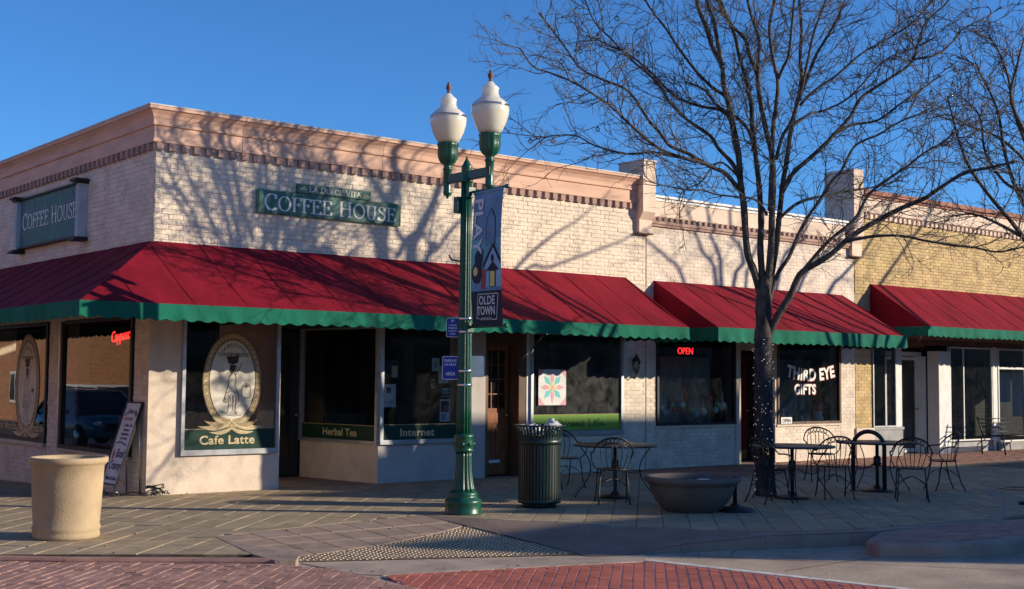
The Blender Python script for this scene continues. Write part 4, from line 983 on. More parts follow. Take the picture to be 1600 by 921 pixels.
mb.use('pink'); mb.poly([(c0-.03, .28, .0095), (c0+.03, .28, .0095), (c0+.03, .34, .0095), (c0-.03, .34, .0095)])
for (x, y, sx, sy) in ((0, 0, 1, 1), (.63, 0, -1, 1), (.63, .62, -1, -1), (0, .62, 1, -1)):
    p = [(x, y, .007), (x+sx*.15, y, .007), (x, y+sy*.15, .007)]; mb.poly(p if sx*sy > 0 else p[::-1])
mb.build('star_pattern', Q, QF)
# notices behind the Internet window
def sheet(name, label, x, z, w_, h_, y, m='paper', marks=(), ang=0, cat='poster'):
    P = thing(name, label, cat, (x+w_/2, y, z)); F = frameF(x, z, y) @ Matrix.Rotation(ang, 4, 'Z')
    a = MB().use(m); a.box(0, w_, 0, h_, 0, .003); a.build('sheet', P, F)
    if marks:
        a = MB()
        for (mm, a0, a1, b0, b1) in marks: a.use(mm); a.poly([(a0*w_, b0*h_, .0042), (a1*w_, b0*h_, .0042), (a1*w_, b1*h_, .0042), (a0*w_, b1*h_, .0042)])
        a.build('print', P, F)
sheet('notice', 'white notice with a small picture at the left of the Internet window', 3.88, 1.18, .22, .36, .02, marks=(('ink', .2, .55, .6, .85), ('ghost_letters', .2, .8, .2, .24), ('ghost_letters', .3, .7, .3, .33)))
sheet('notice', 'dark blue poster with an orange patch at the top left of the Internet window', 3.88, 1.62, .26, .30, .02, 'ink_blue', marks=(('straw', .5, .95, .1, .7),))
sheet('notice', 'yellow and white flyer high on the right of the Internet window', 4.93, 1.56, .20, .28, .02, 'paper', marks=(('yellow_paper', .05, .95, .5, .95), ('ink', .4, .7, .15, .4)))
sheet('notice', 'small black and tan card beside the yellow flyer', 4.78, 1.48, .07, .14, .02, 'straw', marks=(('ink', .2, .8, .2, .4), ('ink', .2, .8, .55, .8)))
sheet('notice', 'white sheet with dark photographs low on the right of the Internet window', 4.96, .94, .20, .36, .02, 'paper', marks=(('ink_blue', .08, .9, .42, .92), ('banner_blue', .1, .6, .06, .36)))
sheet('notice', 'small grey sticker above the photograph sheet', 5.0, 1.39, .16, .09, .02, 'cabinet', marks=(('ink', .1, .25, .2, .8), ('ink', .4, .55, .2, .8), ('ink', .7, .85, .2, .8)))
sheet('notice', 'thin red edged sticker above the photograph sheet', 5.0, 1.32, .17, .06, .02, 'ink_red', marks=(('ghost_letters', .1, .9, .3, .6),))
sheet('notice', 'black framed card numbered 0 at the top of the Internet window', 4.80, 1.72, .15, .28, .03, 'paper', marks=(('ink', .0, 1, .0, .12), ('ink', .0, 1, .88, 1), ('ink', .35, .42, .3, .7), ('ink', .58, .65, .3, .7)))
# open card leaning in the gifts window
P = thing('open_card', 'small white card reading OPEN at the foot of the gifts window', 'sign', (13.62, -.05, .78))
mb = MB().use('sign_white'); mb.box(13.44, 13.78, -.06, -.052, .775, .905); mb.build('card', P); mb = MB().use('ink_blue')
obj('lettering', textmesh('OPEN', .075, 'ink', .26, .03), P, frameF(13.61, .80, -.062))
# glass ornaments on stands in the open window and trinkets in the gifts window
rnd = random.Random(31); wds = {'orn_white': 'white', 'orn_red': 'red', 'orn_blue': 'pale blue', 'orn_green': 'green'}
seq = ['orn_white', 'orn_white', 'orn_blue', 'orn_green', 'orn_red', 'orn_white', 'orn_red', 'orn_green', 'orn_blue', 'orn_white', 'orn_red', 'orn_white', 'orn_green', 'orn_white']
for i, mname in enumerate(seq):
    x = 10.02+i*.148+rnd.uniform(-.02, .02); r = rnd.uniform(.055, .085); y = rnd.uniform(.10, .20); hh = rnd.uniform(.16, .34) if i not in (6, 10) else .46
    O = thing('glass_ornament', '%s glass ornament, number %d from the left on the shelf of the neon open window' % (wds[mname], i+1), 'ornament', (x, y, .82), group='glass ornaments in the window')
    names = ['first', 'second', 'third', 'fourth', 'fifth', 'sixth', 'seventh', 'eighth', 'ninth', 'tenth', 'eleventh', 'twelfth', 'thirteenth', 'fourteenth']
    O['label'] = '%s glass ornament, %s from the left under the neon open sign' % (wds[mname], names[i])
    mb = MB().use(mname); mb.ball((x, y, .84+hh), r, 10, 6, 1.1); mb.lathe([(.010, .0), (.014, .05), (.006, .10), (.012, .14), (.002, .19)], (x, y, .84+hh+r), 6); mb.build('ball', O)
    mb = MB().use('iron'); mb.tube([(x, y, .83), (x, y, .84+hh-r*.9)], .004, 4); mb.lathe([(.04, 0), (.035, .012)], (x, y, .822), 8); mb.build('stand', O)
O = thing('poinsettia', 'red poinsettia in a white pot in the gifts window', 'plant', (14.95, .25, .8))
mb = MB().use('sign_white'); mb.lathe([(.06, 0), (.085, .2), (.09, .22)], (14.95, .2, .79), 10); mb.build('pot', O); mb = MB().use('orn_red')
for k in range(40):
    a = rnd.uniform(0, 6.28); q = rnd.uniform(.02, .17); p = Vector((14.95+q*math.cos(a)*1.1, .2+q*math.sin(a)*.6, 1.08+rnd.uniform(-.06, .08))); d = Vector((math.cos(a), math.sin(a)*.5, rnd.uniform(-.2, .5))).normalized()*.06; n_ = Vector((-d.z, 0, d.x))*.35
    mb.poly([p-d, p+n_, p+d, p-n_])
o = mb.build('petals', O); o['kind'] = 'stuff'
nm = ['purple', 'white', 'white', 'bronze', 'white', 'cream', 'white']; ms = ['pink', 'orn_white', 'sign_white', 'brass', 'orn_white', 'straw', 'sign_white']; od = ['leftmost', 'second', 'third', 'fourth', 'fifth', 'sixth', 'seventh']
for i in range(7):
    x = 13.62+i*.2+(.25 if i > 5 else 0); h = (.12, .3, .16, .2, .12, .14, .22)[i]
    O = thing('figurine', '%s figurine, %s from the left behind the gifts window' % (nm[i], od[i]), 'figurine', (x, .25, .79), group='figurines in the gifts window')
    mb = MB().use(ms[i]); mb.lathe([(.055, 0), (.06, h*.3), (.03, h*.6), (.02, h*.7)], (x, .2, .785), 8); mb.build('body', O); mb = MB().use(ms[i]); mb.ball((x, .2, .785+h*.85), .04, 8, 5); mb.build('head', O)

# ================================================================== SANDWICH BOARD AND CABLE
SB = thing('sandwich_board', 'white sandwich board with painted cafe menu leaning at the corner behind the tan planter', 'sandwich board', (-.25, .35, 0))
bw, bh = .54, 1.19
bx = frame((-.385, .64, .14), (0, -1, 0), (.345, 0, 1.12))
mb = MB().use('board_white'); mb.box(.022, bw-.022, .022, bh-.022, -.012, .0); mb.build('panel', SB, bx)
mb = MB().use('black_frame'); mb.box(0, .022, -.15, bh, -.02, .012); mb.box(bw-.022, bw, -.15, bh, -.02, .012); mb.box(.022, bw-.022, bh-.022, bh, -.02, .012); mb.box(.022, bw-.022, 0, .022, -.02, .012); mb.build('frame', SB, bx)
mb = MB().use('chrome'); mb.tube([(-.06, .60, 1.2), (-.03, .60, .0)], .012, 5); mb.tube([(-.06, .14, 1.2), (-.03, .14, .0)], .012, 5); mb.tube([(-.42, .60, .12), (-.30, .60, -.01)], .010, 5); mb.tube([(-.42, .14, .12), (-.30, .14, -.01)], .010, 5); mb.build('back_leg', SB)
def bl(s, h, w_, x, y, m='ink_blue', **k): obj('lettering', textmesh(s, h, m, w_, .012, **k), SB, bx @ T((x, y, .003)))
bl('La Dolce Vita', .075, .40, .27, 1.02, shear=.2, bend=.42); bl('- Coffee - Tea', .045, .30, .29, .83); bl('- Pastries', .042, .22, .27, .765); bl('- Sandwiches', .042, .28, .27, .705); bl('- Ice Cream', .042, .25, .27, .645)
bl('Book', .13, .28, .33, .39, shear=.25); bl('Cranny', .13, .40, .27, .22, shear=.25); bl('New & Used', .06, .36, .27, .07, shear=.2)
mb = MB().use('ink_red')
for k in range(5): mb.poly([(.12+k*.06+.02*math.cos(a*1.26), .94+.03*math.sin(a*1.26), .004) for a in range(5)])
mb.poly([(.09, .37, .004), (.13, .35, .004), (.15, .44, .004), (.11, .52, .004), (.08, .45, .004)])
mb.use('ink_blue')
for k in range(10):
    x0, x1 = .08+k*.036, .08+(k+1)*.036; f = lambda q: .585+.022*math.sin((q-.08)*12)
    mb.poly([(x0, f(x0)-.010, .004), (x1, f(x1)-.010, .004), (x1, f(x1)+.010, .004), (x0, f(x0)+.010, .004)])
mb.build('painted_motif', SB, bx)
cb = thing('coiled_cable', 'loose black cable coiled on the ground at the corner of the building', 'cable', (.15, -.10, 0))
rnd = random.Random(9); pts = []
for i in range(46):
    a = i*.62; r = .09+.05*math.sin(i*.4); pts.append((.12+r*math.cos(a)*1.2, -.10+r*math.sin(a)*.5, .02+.10*max(0, math.sin(i*.21))+(.012*(i % 5))))
mb = MB().use('rubber'); mb.tube(pts, .007, 5); mb.tube([(-.28, .2, .01), (-.15, .12, .05), (-.03, -.02, .03), (.12, -.1, .02)], .006, 5); mb.build('wire', cb)

# ================================================================== STREET LAMP
LX, LY = 2.19, -4.32
LP = thing('street_lamp', 'green cast iron street lamp with two white acorn globes on a crossbar', 'street lamp', (LX, LY, 0))
def lath(name, m, prof, n=28, c=(LX, LY, 0), par=None, **k):
    mb = MB().use(m); mb.lathe(prof, c, n, **k); return mb.build(name, par or LP)
lath('base', 'post_green', [(.228, 0), (.228, .02), (.22, .035), (.22, .13), (.228, .15), (.215, .175), (.18, .20), (.175, .225), (.182, .24), (.165, .265), (.15, .275)], 10)
lath('lower_column', 'post_green', [(.150, .27), (.138, .31), (.116, .42), (.103, .55), (.098, .70), (.098, .755)], 84, flute=14, fd=.16)
lath('collar', 'post_green', [(.105, .75), (.118, .76), (.122, .775), (.108, .785), (.118, .80), (.122, .87), (.116, .92), (.125, .935), (.120, .955), (.10, .97)], 28)
mb = MB().use('post_green')
for k in range(8):
    a = k*math.pi/4; mb.ball((LX+.115*math.cos(a), LY+.115*math.sin(a), .845), .028, 8, 5)
mb.build('rosette', LP)['kind'] = 'stuff'
lath('shaft', 'post_green', [(.098, .96), (.092, 1.3), (.084, 2.4), (.074, 3.4), (.068, 4.08)], 84, flute=14, fd=.17)
lath('cap', 'post_green', [(.076, 4.06), (.08, 4.08), (.072, 4.10), (.066, 4.24), (.072, 4.26), (.05, 4.29), (.03, 4.33), (.012, 4.36), (.012, 4.38), (.0001, 4.39)])
mb = MB().use('post_green'); mb.box(LX-.032, LX+.032, LY-.50, LY-.05, 4.10, 4.20); mb.box(LX-.032, LX+.032, LY+.05, LY+.45, 4.10, 4.20); mb.box(LX-.02, LX+.02, LY-.50, LY-.05, 4.085, 4.10); mb.box(LX-.02, LX+.02, LY+.05, LY+.45, 4.085, 4.10); mb.build('crossarm', LP)
for dy in (-.46, .40):
    c = (LX, LY+dy, 0)
    H = lath('lamp_holder', 'post_green', [(.0001, 3.90), (.015, 3.91), (.02, 3.935), (.05, 3.95), (.058, 3.985), (.052, 4.0), (.052, 4.26), (.062, 4.27), (.062, 4.285), (.05, 4.30), (.055, 4.33), (.095, 4.36), (.122, 4.41), (.133, 4.48), (.128, 4.56), (.138, 4.575), (.138, 4.605), (.12, 4.61)], 60, c=c, flute=10, fd=.06)
    G = lath('globe', 'lamp_glass', [(.122, 4.61), (.15, 4.65), (.195, 4.74), (.225, 4.84), (.232, 4.91), (.226, 4.95), (.205, 4.985), (.15, 5.03), (.115, 5.055), (.112, 5.075), (.10, 5.085), (.10, 5.15), (.108, 5.165), (.09, 5.185), (.055, 5.215), (.04, 5.24), (.02, 5.25)], 60, c=c, flute=30, fd=.018)
    F_ = lath('finial', 'brown_paint', [(.02, 5.24), (.022, 5.27), (.014, 5.275), (.032, 5.30), (.036, 5.33), (.026, 5.35), (.016, 5.36), (.020, 5.38), (.0001, 5.40)], 8, c=c)
    R_ = MB().use('chrome'); R_.lathe([(.2325, 4.935), (.2345, 4.945), (.229, 4.957)], c, 40); R_.build('rim', LP)
mb = MB().use('lamp_glass')
# banner arms, brackets and cleats
mb = MB().use('post_green'); mb.tube([(LX, LY-.06, 3.93), (LX, LY-.80, 3.93)], .016, 6); mb.ball((LX, LY-.80, 3.93), .03, 8, 5); mb.obox((LX, LY-.09, 3.93), (.05, 0, 0), (0, .03, 0), (0, 0, .06)); mb.build('banner_arm', LP)
mb = MB().use('post_green'); mb.tube([(LX, LY-.06, 2.27), (LX, LY-.80, 2.27)], .016, 6); mb.ball((LX, LY-.80, 2.27), .03, 8, 5); mb.obox((LX, LY-.09, 2.27), (.05, 0, 0), (0, .03, 0), (0, 0, .06)); mb.build('banner_arm', LP)
mb = MB().use('post_green'); mb.obox((LX-.07, LY+.06, 3.78), (.05, 0, 0), (0, .045, 0), (0, 0, .10)); mb.build('outlet_box', LP)
mb = MB().use('post_green'); mb.tube([(LX-.05, LY+.03, 3.08), (LX-.15, LY+.10, 3.10), (LX-.17, LY+.12, 3.16)], .012, 5); mb.tube([(LX+.05, LY-.03, 3.08), (LX+.14, LY-.10, 3.10), (LX+.16, LY-.12, 3.16)], .012, 5); mb.build('flag_bracket', LP)
for z in (2.36, 2.20, 1.72, 1.55): lath('band_clamp', 'chrome', [(.092, z), (.094, z+.006), (.094, z+.022), (.092, z+.028)], 20)
# banner: cloth hanging between the two arms
BN = thing('street_banner', 'blue street banner reading PLAY and OLDE TOWN hanging from the lamp post', 'banner', (LX, LY-.45, 2.3))
BW, BH = .60, 1.60; BF = frameL(LY-.15, 2.30, LX)
def sway(x, y): return .030*math.sin(math.pi*y/BH)*(x/BW)+.012*math.sin(5*x+3*y)
def bput(name, mb_):
    for i, v in enumerate(mb_.v): mb_.v[i] = (v[0]-.03*math.sin(math.pi*v[1]/BH), v[1], v[2]+sway(v[0], v[1]))
    return mb_.build(name, BN, BF)
mb = MB()
for i in range(8):
    for j in range(28):
        mb.use('banner_navy' if j < 7 else ('banner_teal' if j < 18 and j >= 12 else ('banner_blue')))
        x0, x1, y0, y1 = BW*i/8, BW*(i+1)/8, BH*j/28, BH*(j+1)/28; mb.smooth = True; mb.poly([(x0, y0, 0), (x1, y0, 0), (x1, y1, 0), (x0, y1, 0)])
bput('cloth', mb)
mb = MB().use('banner_navy')
mb.poly([(.28, .95, .004), (.48, .95, .004), (.48, 1.27, .004), (.38, 1.40, .004), (.28, 1.27, .004)]); mb.use('banner_blue')     # silo silhouette
mb.poly([(.295, .95, .006), (.465, .95, .006), (.465, 1.265, .006), (.38, 1.375, .006), (.295, 1.265, .006)])
mb.use('banner_navy'); mb.poly([(.24, .72, .008), (.44, .98, .008), (.60, .76, .008), (.60, .70, .008), (.44, .92, .008), (.26, .67, .008)])      # house
mb.use('banner_sky'); mb.poly([(.28, .42, .007), (.60, .42, .007), (.60, .72, .007), (.44, .92, .007), (.28, .70, .007)])
mb.use('banner_navy'); mb.poly([(.43+.035*math.cos(a), .79+.045*math.sin(a), .009) for a in [k*.785 for k in range(8)]]); mb.poly([(.31, .64, .009), (.57, .64, .009), (.44, .75, .009)])
mb.poly([(.37, .44, .009), (.50, .44, .009), (.50, .64, .009), (.37, .64, .009)]); mb.use('banner_yellow'); mb.poly([(.39, .45, .011), (.48, .45, .011), (.48, .63, .011), (.39, .63, .011)])
mb.use('banner_blue'); mb.poly([(.30, .40, .009), (.60, .40, .009), (.60, .44, .009), (.30, .44, .009)])
mb.use('banner_navy')        # guitar
for cx_, cy_, r1, r2 in ((.13, .62, .10, .13), (.16, .80, .075, .10)): mb.poly([(cx_+r1*math.cos(k*.524), cy_+r2*math.sin(k*.524), .012) for k in range(12)])
mb.poly([(.14, .55, .0125), (.20, .55, .0125), (.24, .90, .0125), (.18, .92, .0125)])
mb.use('banner_yellow'); mb.poly([(.11+.045*math.cos(k*.785), .64+.06*math.sin(k*.785), .014) for k in range(8)])
mb.use('banner_red')
mb.poly([(.215, .42, .013), (.235, .42, .013), (.265, .66, .013), (.245, .66, .013)]); mb.poly([(.285, .42, .013), (.305, .42, .013), (.315, .66, .013), (.295, .66, .013)])
for k in range(6): mb.poly([(.225+.006*k, .43+k*.04, .0135), (.30+.003*k, .43+k*.04, .0135), (.30+.003*k, .45+k*.04, .0135), (.225+.006*k, .45+k*.04, .0135)])
bput('print', mb)
def blet(s, h, w_, x, y, m, rot=0, bold=.03, sh=0):
    me = textmesh(s, h, m, w_, bold, sh); c_, s_ = math.cos(rot), math.sin(rot)
    for v in me.vertices:
        X, Y = v.co.x*c_-v.co.y*s_+x, v.co.x*s_+v.co.y*c_+y; v.co = Vector((X-.03*math.sin(math.pi*Y/BH), Y, .014+v.co.z+sway(X, Y)))
    obj('lettering', me, BN, BF)
blet('PLAY', .17, .68, .05, 1.20, 'banner_text', -math.pi/2, .035)
blet('OLDE', .105, .30, .33, .235, 'banner_text'); blet('TOWN', .105, .34, .31, .11, 'banner_text'); blet('ARVADA', .035, .22, .30, .045, 'banner_text', 0, .0, .3)
mb = MB().use('banner_text')
for (a, b_, c_, d_) in ((.12, .07, .16, .36), (.16, .36, .54, .36), (.54, .36, .50, .05), (.12, .07, .18, .065), (.42, .05, .50, .05)):
    v = Vector((c_-a, d_-b_)).normalized(); n_ = Vector((-v.y, v.x))*.005; mb.poly([(a-n_.x, b_-n_.y, .012), (c_-n_.x, d_-n_.y, .012), (c_+n_.x, d_+n_.y, .012), (a+n_.x, b_+n_.y, .012)])
bput('logo_frame', mb)
mb = MB().use('banner_blue'); mb.tube([(0, BH+.01, 0), (BW, BH+.01, 0)], .022, 8); bput('top_sleeve', mb); mb = MB().use('banner_navy'); mb.tube([(0, -.01, 0), (BW, -.01, 0)], .022, 8); bput('bottom_sleeve', mb)
# small signs strapped to the lamp post
def plate(name, label, c, X, w_, h_, front, lines=()):
    P = thing(name, label, 'sign', c); F = frame(Vector(c)-Vector(X).normalized()*w_/2-Vector((0, 0, h_/2)), X, (0, 0, 1))
    mb = MB().use('alu'); r = .02; pts = []
    for cx_, cy_, a0 in ((w_-r, r, -90), (w_-r, h_-r, 0), (r, h_-r, 90), (r, r, 180)):
        for k in range(4): a = math.radians(a0+k*30); pts.append((cx_+r*math.cos(a), cy_+r*math.sin(a), -.002))
    mb.prism(pts, (0, 0, .003)); mb.build('plate', P, F)
    mb = MB().use('sign_white'); mb.prism([(p[0], p[1], .0015) for p in pts], (0, 0, .001)); mb.build('border', P, F)
    mb = MB().use(front); mb.prism([(w_/2+(p[0]-w_/2)*.93, h_/2+(p[1]-h_/2)*.95, .003) for p in pts], (0, 0, .001)); mb.build('face', P, F)
    for (t_, h2, w2, y) in lines: obj('lettering', textmesh(t_, h2, 'sign_white', w2, .01), P, F @ T((w_/2, y, .0045)))
    return P
Xs = (.80, -.60, 0)
plate('post_sign', 'upper small blue and white sign on the left side of the lamp post', (LX-.13, LY+.08, 2.265), Xs, .16, .235, 'sign_blue', (('P', .035, .03, .18), ('2 HOUR', .022, .10, .135), ('PARKING', .022, .11, .10), ('8 AM TO', .02, .10, .065), ('5 PM', .02, .06, .03)))
plate('post_sign', 'lower larger blue and white sign on the left side of the lamp post', (LX-.15, LY+.09, 1.77), Xs, .20, .285, 'sign_blue', (('PARKING', .035, .15, .215), ('IN REAR', .03, .14, .17), ('AREA', .045, .12, .05)))
plate('post_sign', 'black backed sign on the right side of the lamp post, seen from behind', (LX+.13, LY-.09, 1.79), (-.80, .60, 0), .16, .26, 'sign_blue')
mb = MB().use('black_frame')

# ================================================================== LITTER BIN
TC = gp(841, 795); TX, TY = TC.x+.17, TC.y+.18
TB = thing('litter_bin', 'dark green slatted litter bin with flared top, full of rubbish, beside the lamp post', 'litter bin', (TX, TY, 0))
tc = (TX, TY, 0)
mb = MB().use('can_green'); mb.lathe([(.22, 0), (.22, .055)], tc, 28); mb.build('foot', TB)
mb = MB().use('can_green'); mb.lathe([(.27, .052), (.278, .06), (.278, .10), (.27, .105)], tc, 36); mb.build('lower_ring', TB)
mb = MB().use('can_green'); mb.lathe([(.272, .80), (.284, .802), (.284, .875), (.272, .877)], tc, 36); mb.build('upper_band', TB)
mb = MB().use('rubber'); mb.lathe([(.24, .07), (.245, .92), (.235, .92), (.23, .3), (.0001, .3)], tc, 28); mb.build('liner', TB)
mb = MB().use('can_green'); 
mb.tube([(TX+.335*math.cos(a*math.pi/18), TY+.335*math.sin(a*math.pi/18), 1.045) for a in range(36)], .011, 6, closed=True); mb.build('rim', TB)
sl_ = MB().use('can_green'); w_ = .0155
pr = [(.274, .09), (.274, .82), (.276, .90), (.290, .97), (.318, 1.02), (.338, 1.043)]
for k in range(len(pr)-1):
    (r0, z0), (r1, z1) = pr[k], pr[k+1]
    b = len(sl_.v); sl_.v += [(r0, -w_, z0), (r0, w_, z0), (r1, w_, z1), (r1, -w_, z1), (r0-.006, -w_, z0), (r0-.006, w_, z0), (r1-.006, w_, z1), (r1-.006, -w_, z1)]
    for q in ((0, 1, 2, 3), (7, 6, 5, 4), (0, 3, 7, 4), (1, 5, 6, 2)): sl_.face([b+i for i in q])
sme = sl_.mesh('slat')
for k in range(40): obj('slat', sme, TB, T(tc) @ Matrix.Rotation(k*2*math.pi/40, 4, 'Z'))
RB_ = thing('rubbish', 'crumpled white paper and plastic sticking out of the litter bin', 'rubbish', (TX, TY, .95))
rnd = random.Random(4)
def crumple(c, r, n=10, k=7, sz=.7):
    mb = MB().use('bag'); mb.ball(c, r, n, k, sz)
    for i, v in enumerate(mb.v): mb.v[i] = tuple(Vector(v)+Vector((rnd.uniform(-1, 1), rnd.uniform(-1, 1), rnd.uniform(-1, 1)))*r*.16)
    for i in range(len(mb.sm)): mb.sm[i] = False
    return mb
crumple((TX-.08, TY+.02, .96), .17, sz=.55).build('plastic_bag', RB_); crumple((TX+.14, TY-.08, 1.0), .13, sz=.75).build('paper_bag', RB_)
mb = MB().use('paper'); mb.lathe([(.032, 0), (.042, .11), (.045, .112)], (TX+.15, TY-.05, 1.02), 10); mb.build('paper_cup', RB_)

# ================================================================== PLANTERS
pc_ = gp(103, 846); px_, py_ = pc_.x+.115, pc_.y+.315
PL = thing('round_planter', 'tall tan stone planter with rounded rim, standing at the left corner of the sidewalk', 'planter', (px_, py_, 0))
mb = MB().use('planter_tan'); KP = .92
mb.lathe([(a*KP, b*.955) for a, b in [(.345, 0), (.355, .015), (.358, .045), (.35, .06), (.352, .075), (.362, .10), (.36, .125), (.35, .14), (.362, .30), (.378, .60), (.385, .765), (.412, .785), (.425, .80), (.428, .835), (.42, .85), (.38, .852), (.365, .84), (.355, .74), (.33, .70)]], (px_, py_, 0), 56); mb.build('bowl', PL)
mb = MB().use('soil'); mb.lathe([(.325, .695), (.20, .715), (.0001, .72)], (px_, py_, 0), 24); mb.build('soil', PL)
bc_ = gp(1083, 803); bx_, by_ = bc_.x+.26, bc_.y+.26
PB = thing('bowl_planter', 'wide low grey bowl planter with thick rounded rim in front of the tables', 'planter', (bx_, by_, 0))
mb = MB().use('planter_grey'); mb.lathe([(.33, 0), (.35, .015), (.40, .06), (.46, .13), (.51, .22), (.535, .30), (.545, .335), (.575, .35), (.605, .375), (.612, .40), (.60, .425), (.565, .435), (.53, .425), (.50, .37), (.45, .33)], (bx_, by_, 0), 56); mb.build('bowl', PB)
mb = MB().use('soil'); mb.lathe([(.505, .36), (.30, .385), (.0001, .39)], (bx_, by_, 0), 28); mb.build('soil', PB)
rnd = random.Random(6); mb = MB().use('sign_white')
for k in range(5): mb.lathe([(rnd.uniform(.06, .14), 0), (.05, .015), (.0001, .02)], (bx_+rnd.uniform(-.3, .3), by_+rnd.uniform(-.25, .25), .375), 7, sx=1.6)
mb.build('snow_patch', PB)['kind'] = 'stuff'  # flat white patches on the soil

# ================================================================== TABLES AND CHAIRS
def table_at(p, label, r=.60, rz=0, brace=True):
    t = thing('cafe_table', label, 'table', (p.x, p.y, 0), rz, 'black metal tables on the sidewalk')
    mb = MB().use('iron_top'); mb.lathe([(r-.012, .715), (r, .722), (r, .738), (r-.006, .742), (.0001, .742)], (0, 0, 0), 40); local_child('tabletop', mb, t)
    mb = MB().use('iron'); mb.tube([(0, 0, .02), (0, 0, .72)], .026, 8); mb.lathe([(.05, .38), (.055, .40), (.055, .50), (.04, .53)], (0, 0, 0), 10); local_child('pedestal', mb, t)
    mb = MB().use('iron'); mb.lathe([(.25, 0), (.25, .015), (.20, .035), (.08, .05), (.04, .09), (.03, .1)], (0, 0, 0), 24); local_child('base', mb, t)
    leg = MB().use('iron')
    q = []
    for i in range(13):
        s = i/12; rr = .50-.16*math.sin(math.pi*min(1, s*1.15))+(.06 if s > .85 else 0)*(s-.85)/.15; q.append((rr, 0, .715*(1-s)))
    leg.tube(q, .0085, 5); leg.tube([(.06, 0, .42), (.16, 0, .36), (.28, 0, .34), (.37, 0, .38)], .007, 5); leg.lathe([(.022, 0), (.018, .008)], (.55, 0, .0), 8)
    me = leg.mesh('leg')
    for k in range(4):
        o = local_child('leg', me, t); o.matrix_basis = Matrix.Rotation(math.radians(45+90*k), 4, 'Z')
    return t
def make_chair(label, loc, rz):
    t = thing('iron_chair', label, 'chair', loc, rz, 'black wrought iron chairs around the tables')
    mb = MB().use('iron'); mb.lathe([(.0001, .432), (.16, .434), (.205, .44), (.215, .45), (.21, .456), (.16, .448), (.0001, .445)], (0, 0, 0), 24); local_child('seat', mb, t)
    # barrel back: rail from arm to arm (back of the chair is -y)
    rail = []; low = []
    for i in range(25):
        a = math.radians(-20-140*i/24) ; s = abs(i-12)/12
        z = .875-.20*s**2.2; rail.append((.285*math.cos(a), .265*math.sin(a)+.02, z)); low.append((.272*math.cos(a), .252*math.sin(a)+.02, z-.075))
    rail = [(.27, .17, .60), (.285, .10, .655), (.287, .03, .668)]+rail+[(-.287, .03, .668), (-.285, .10, .655), (-.27, .17, .60)]
    mb = MB().use('iron'); mb.tube(rail, .011, 6); mb.tube(low[5:20], .007, 5)
    for i in range(7, 18, 2):
        p = Vector(rail[i+3]); q = Vector(low[i]); c = (p+q)/2; d = Vector(rail[i+4])-Vector(rail[i+2]); d.normalize()
        mb.tube([c+(d*math.cos(k*.785)+Vector((0, 0, 1))*math.sin(k*.785))*.028 for k in range(8)], .006, 4, closed=True)
    local_child('back_rail', mb, t)
    for i in (5, 8, 11, 13, 16, 19):
        p = Vector(low[i]); q = Vector((p.x*.66, p.y*.70-.01, .45)); m_ = (p+q)/2+Vector((0, 0, .02)); m_.x *= 1.22; m_.y = m_.y*1.05
        mb = MB().use('iron'); mb.tube([p, p.lerp(m_, .5)*1.0, m_, m_.lerp(q, .55), q], .006, 5); local_child('back_bar', mb, t)
    for s in (1, -1):
        mb = MB().use('iron'); mb.tube([(s*.27, .17, .60), (s*.262, .16, .53), (s*.235, .10, .47), (s*.20, .06, .445)], .009, 5); local_child('armrest', mb, t)
        mb = MB().use('iron'); mb.tube([(s*.19, .10, .44), (s*.20, .13, .30), (s*.205, .16, .14), (s*.215, .215, .0)], .010, 6); mb.lathe([(.018, 0), (.014, .008)], (s*.215, .215, 0), 8); local_child('leg', mb, t)
        mb = MB().use('iron'); mb.tube([(s*.17, -.12, .44), (s*.185, -.15, .30), (s*.195, -.19, .14), (s*.21, -.26, .0)], .010, 6); mb.lathe([(.018, 0), (.014, .008)], (s*.21, -.26, 0), 8); local_child('leg', mb, t)
    mb = MB().use('iron')
    for s in (1, -1): mb.tube([(s*.202, .145, .22), (s*.08, .10, .30), (0, .0, .33), (-s*.08, -.08, .30), (-s*.19, -.165, .22)], .006, 5)
    local_child('stretcher', mb, t)
    return t
def gq(u, v): return gp(u, v)
t1 = gp(961, 778); t2p = gp(1238, 779); t3p = gp(1371, 768)
table_at(t1, 'round black cafe table on a pedestal between the litter bin and the bowl planter')
table_at(t2p, 'round black cafe table directly in front of the tree with wrapped lights')
table_at(t3p, 'round black cafe table beside the arched bike rack', rz=.4)
ch0 = None
def facing(a, b): d = Vector((b.x-a.x, b.y-a.y)); return math.atan2(d.y, d.x)-math.pi/2
def chair_at(u, v, tgt, label, extra=0.0):
    global ch0
    p = gp(u, v); rz = facing(p, tgt)+extra
    if ch0 is None: ch0 = make_chair(label, (p.x, p.y, 0), rz)
    else: dup(ch0, (p.x, p.y, 0), rz, label)
chair_at(957, 786, t1, 'black iron chair, back to us, at the table left of the bowl planter', .15)
chair_at(884, 762, t1, 'black iron chair half hidden behind the right side of the litter bin', .2)
chair_at(1203, 786, t2p, 'black iron chair in front of the wrapped tree trunk, left of its table', -.5)
chair_at(1283, 752, t2p, 'black iron chair nearest the gift shop wall, oval back above the table', .4)
chair_at(1304, 778, gp(1360, 765), 'black iron chair between the table by the tree and the bike rack', .6)
chair_at(1425, 782, t3p, 'black iron chair just right of the bike rack table, nearest the kerb', -.3)
chair_at(1474, 766, t3p, 'rightmost black iron chair at the bike rack table', -.2)
ub = gp(1158, 800)
U = thing('umbrella_base', 'empty black umbrella base with a short pole beside the bowl planter', 'umbrella base', (ub.x, ub.y+.1, 0))
mb = MB().use('iron'); mb.lathe([(.26, 0), (.262, .012), (.22, .04), (.08, .065), (.045, .09), (.04, .1)], (ub.x, ub.y+.1, 0), 28); mb.build('foot', U)
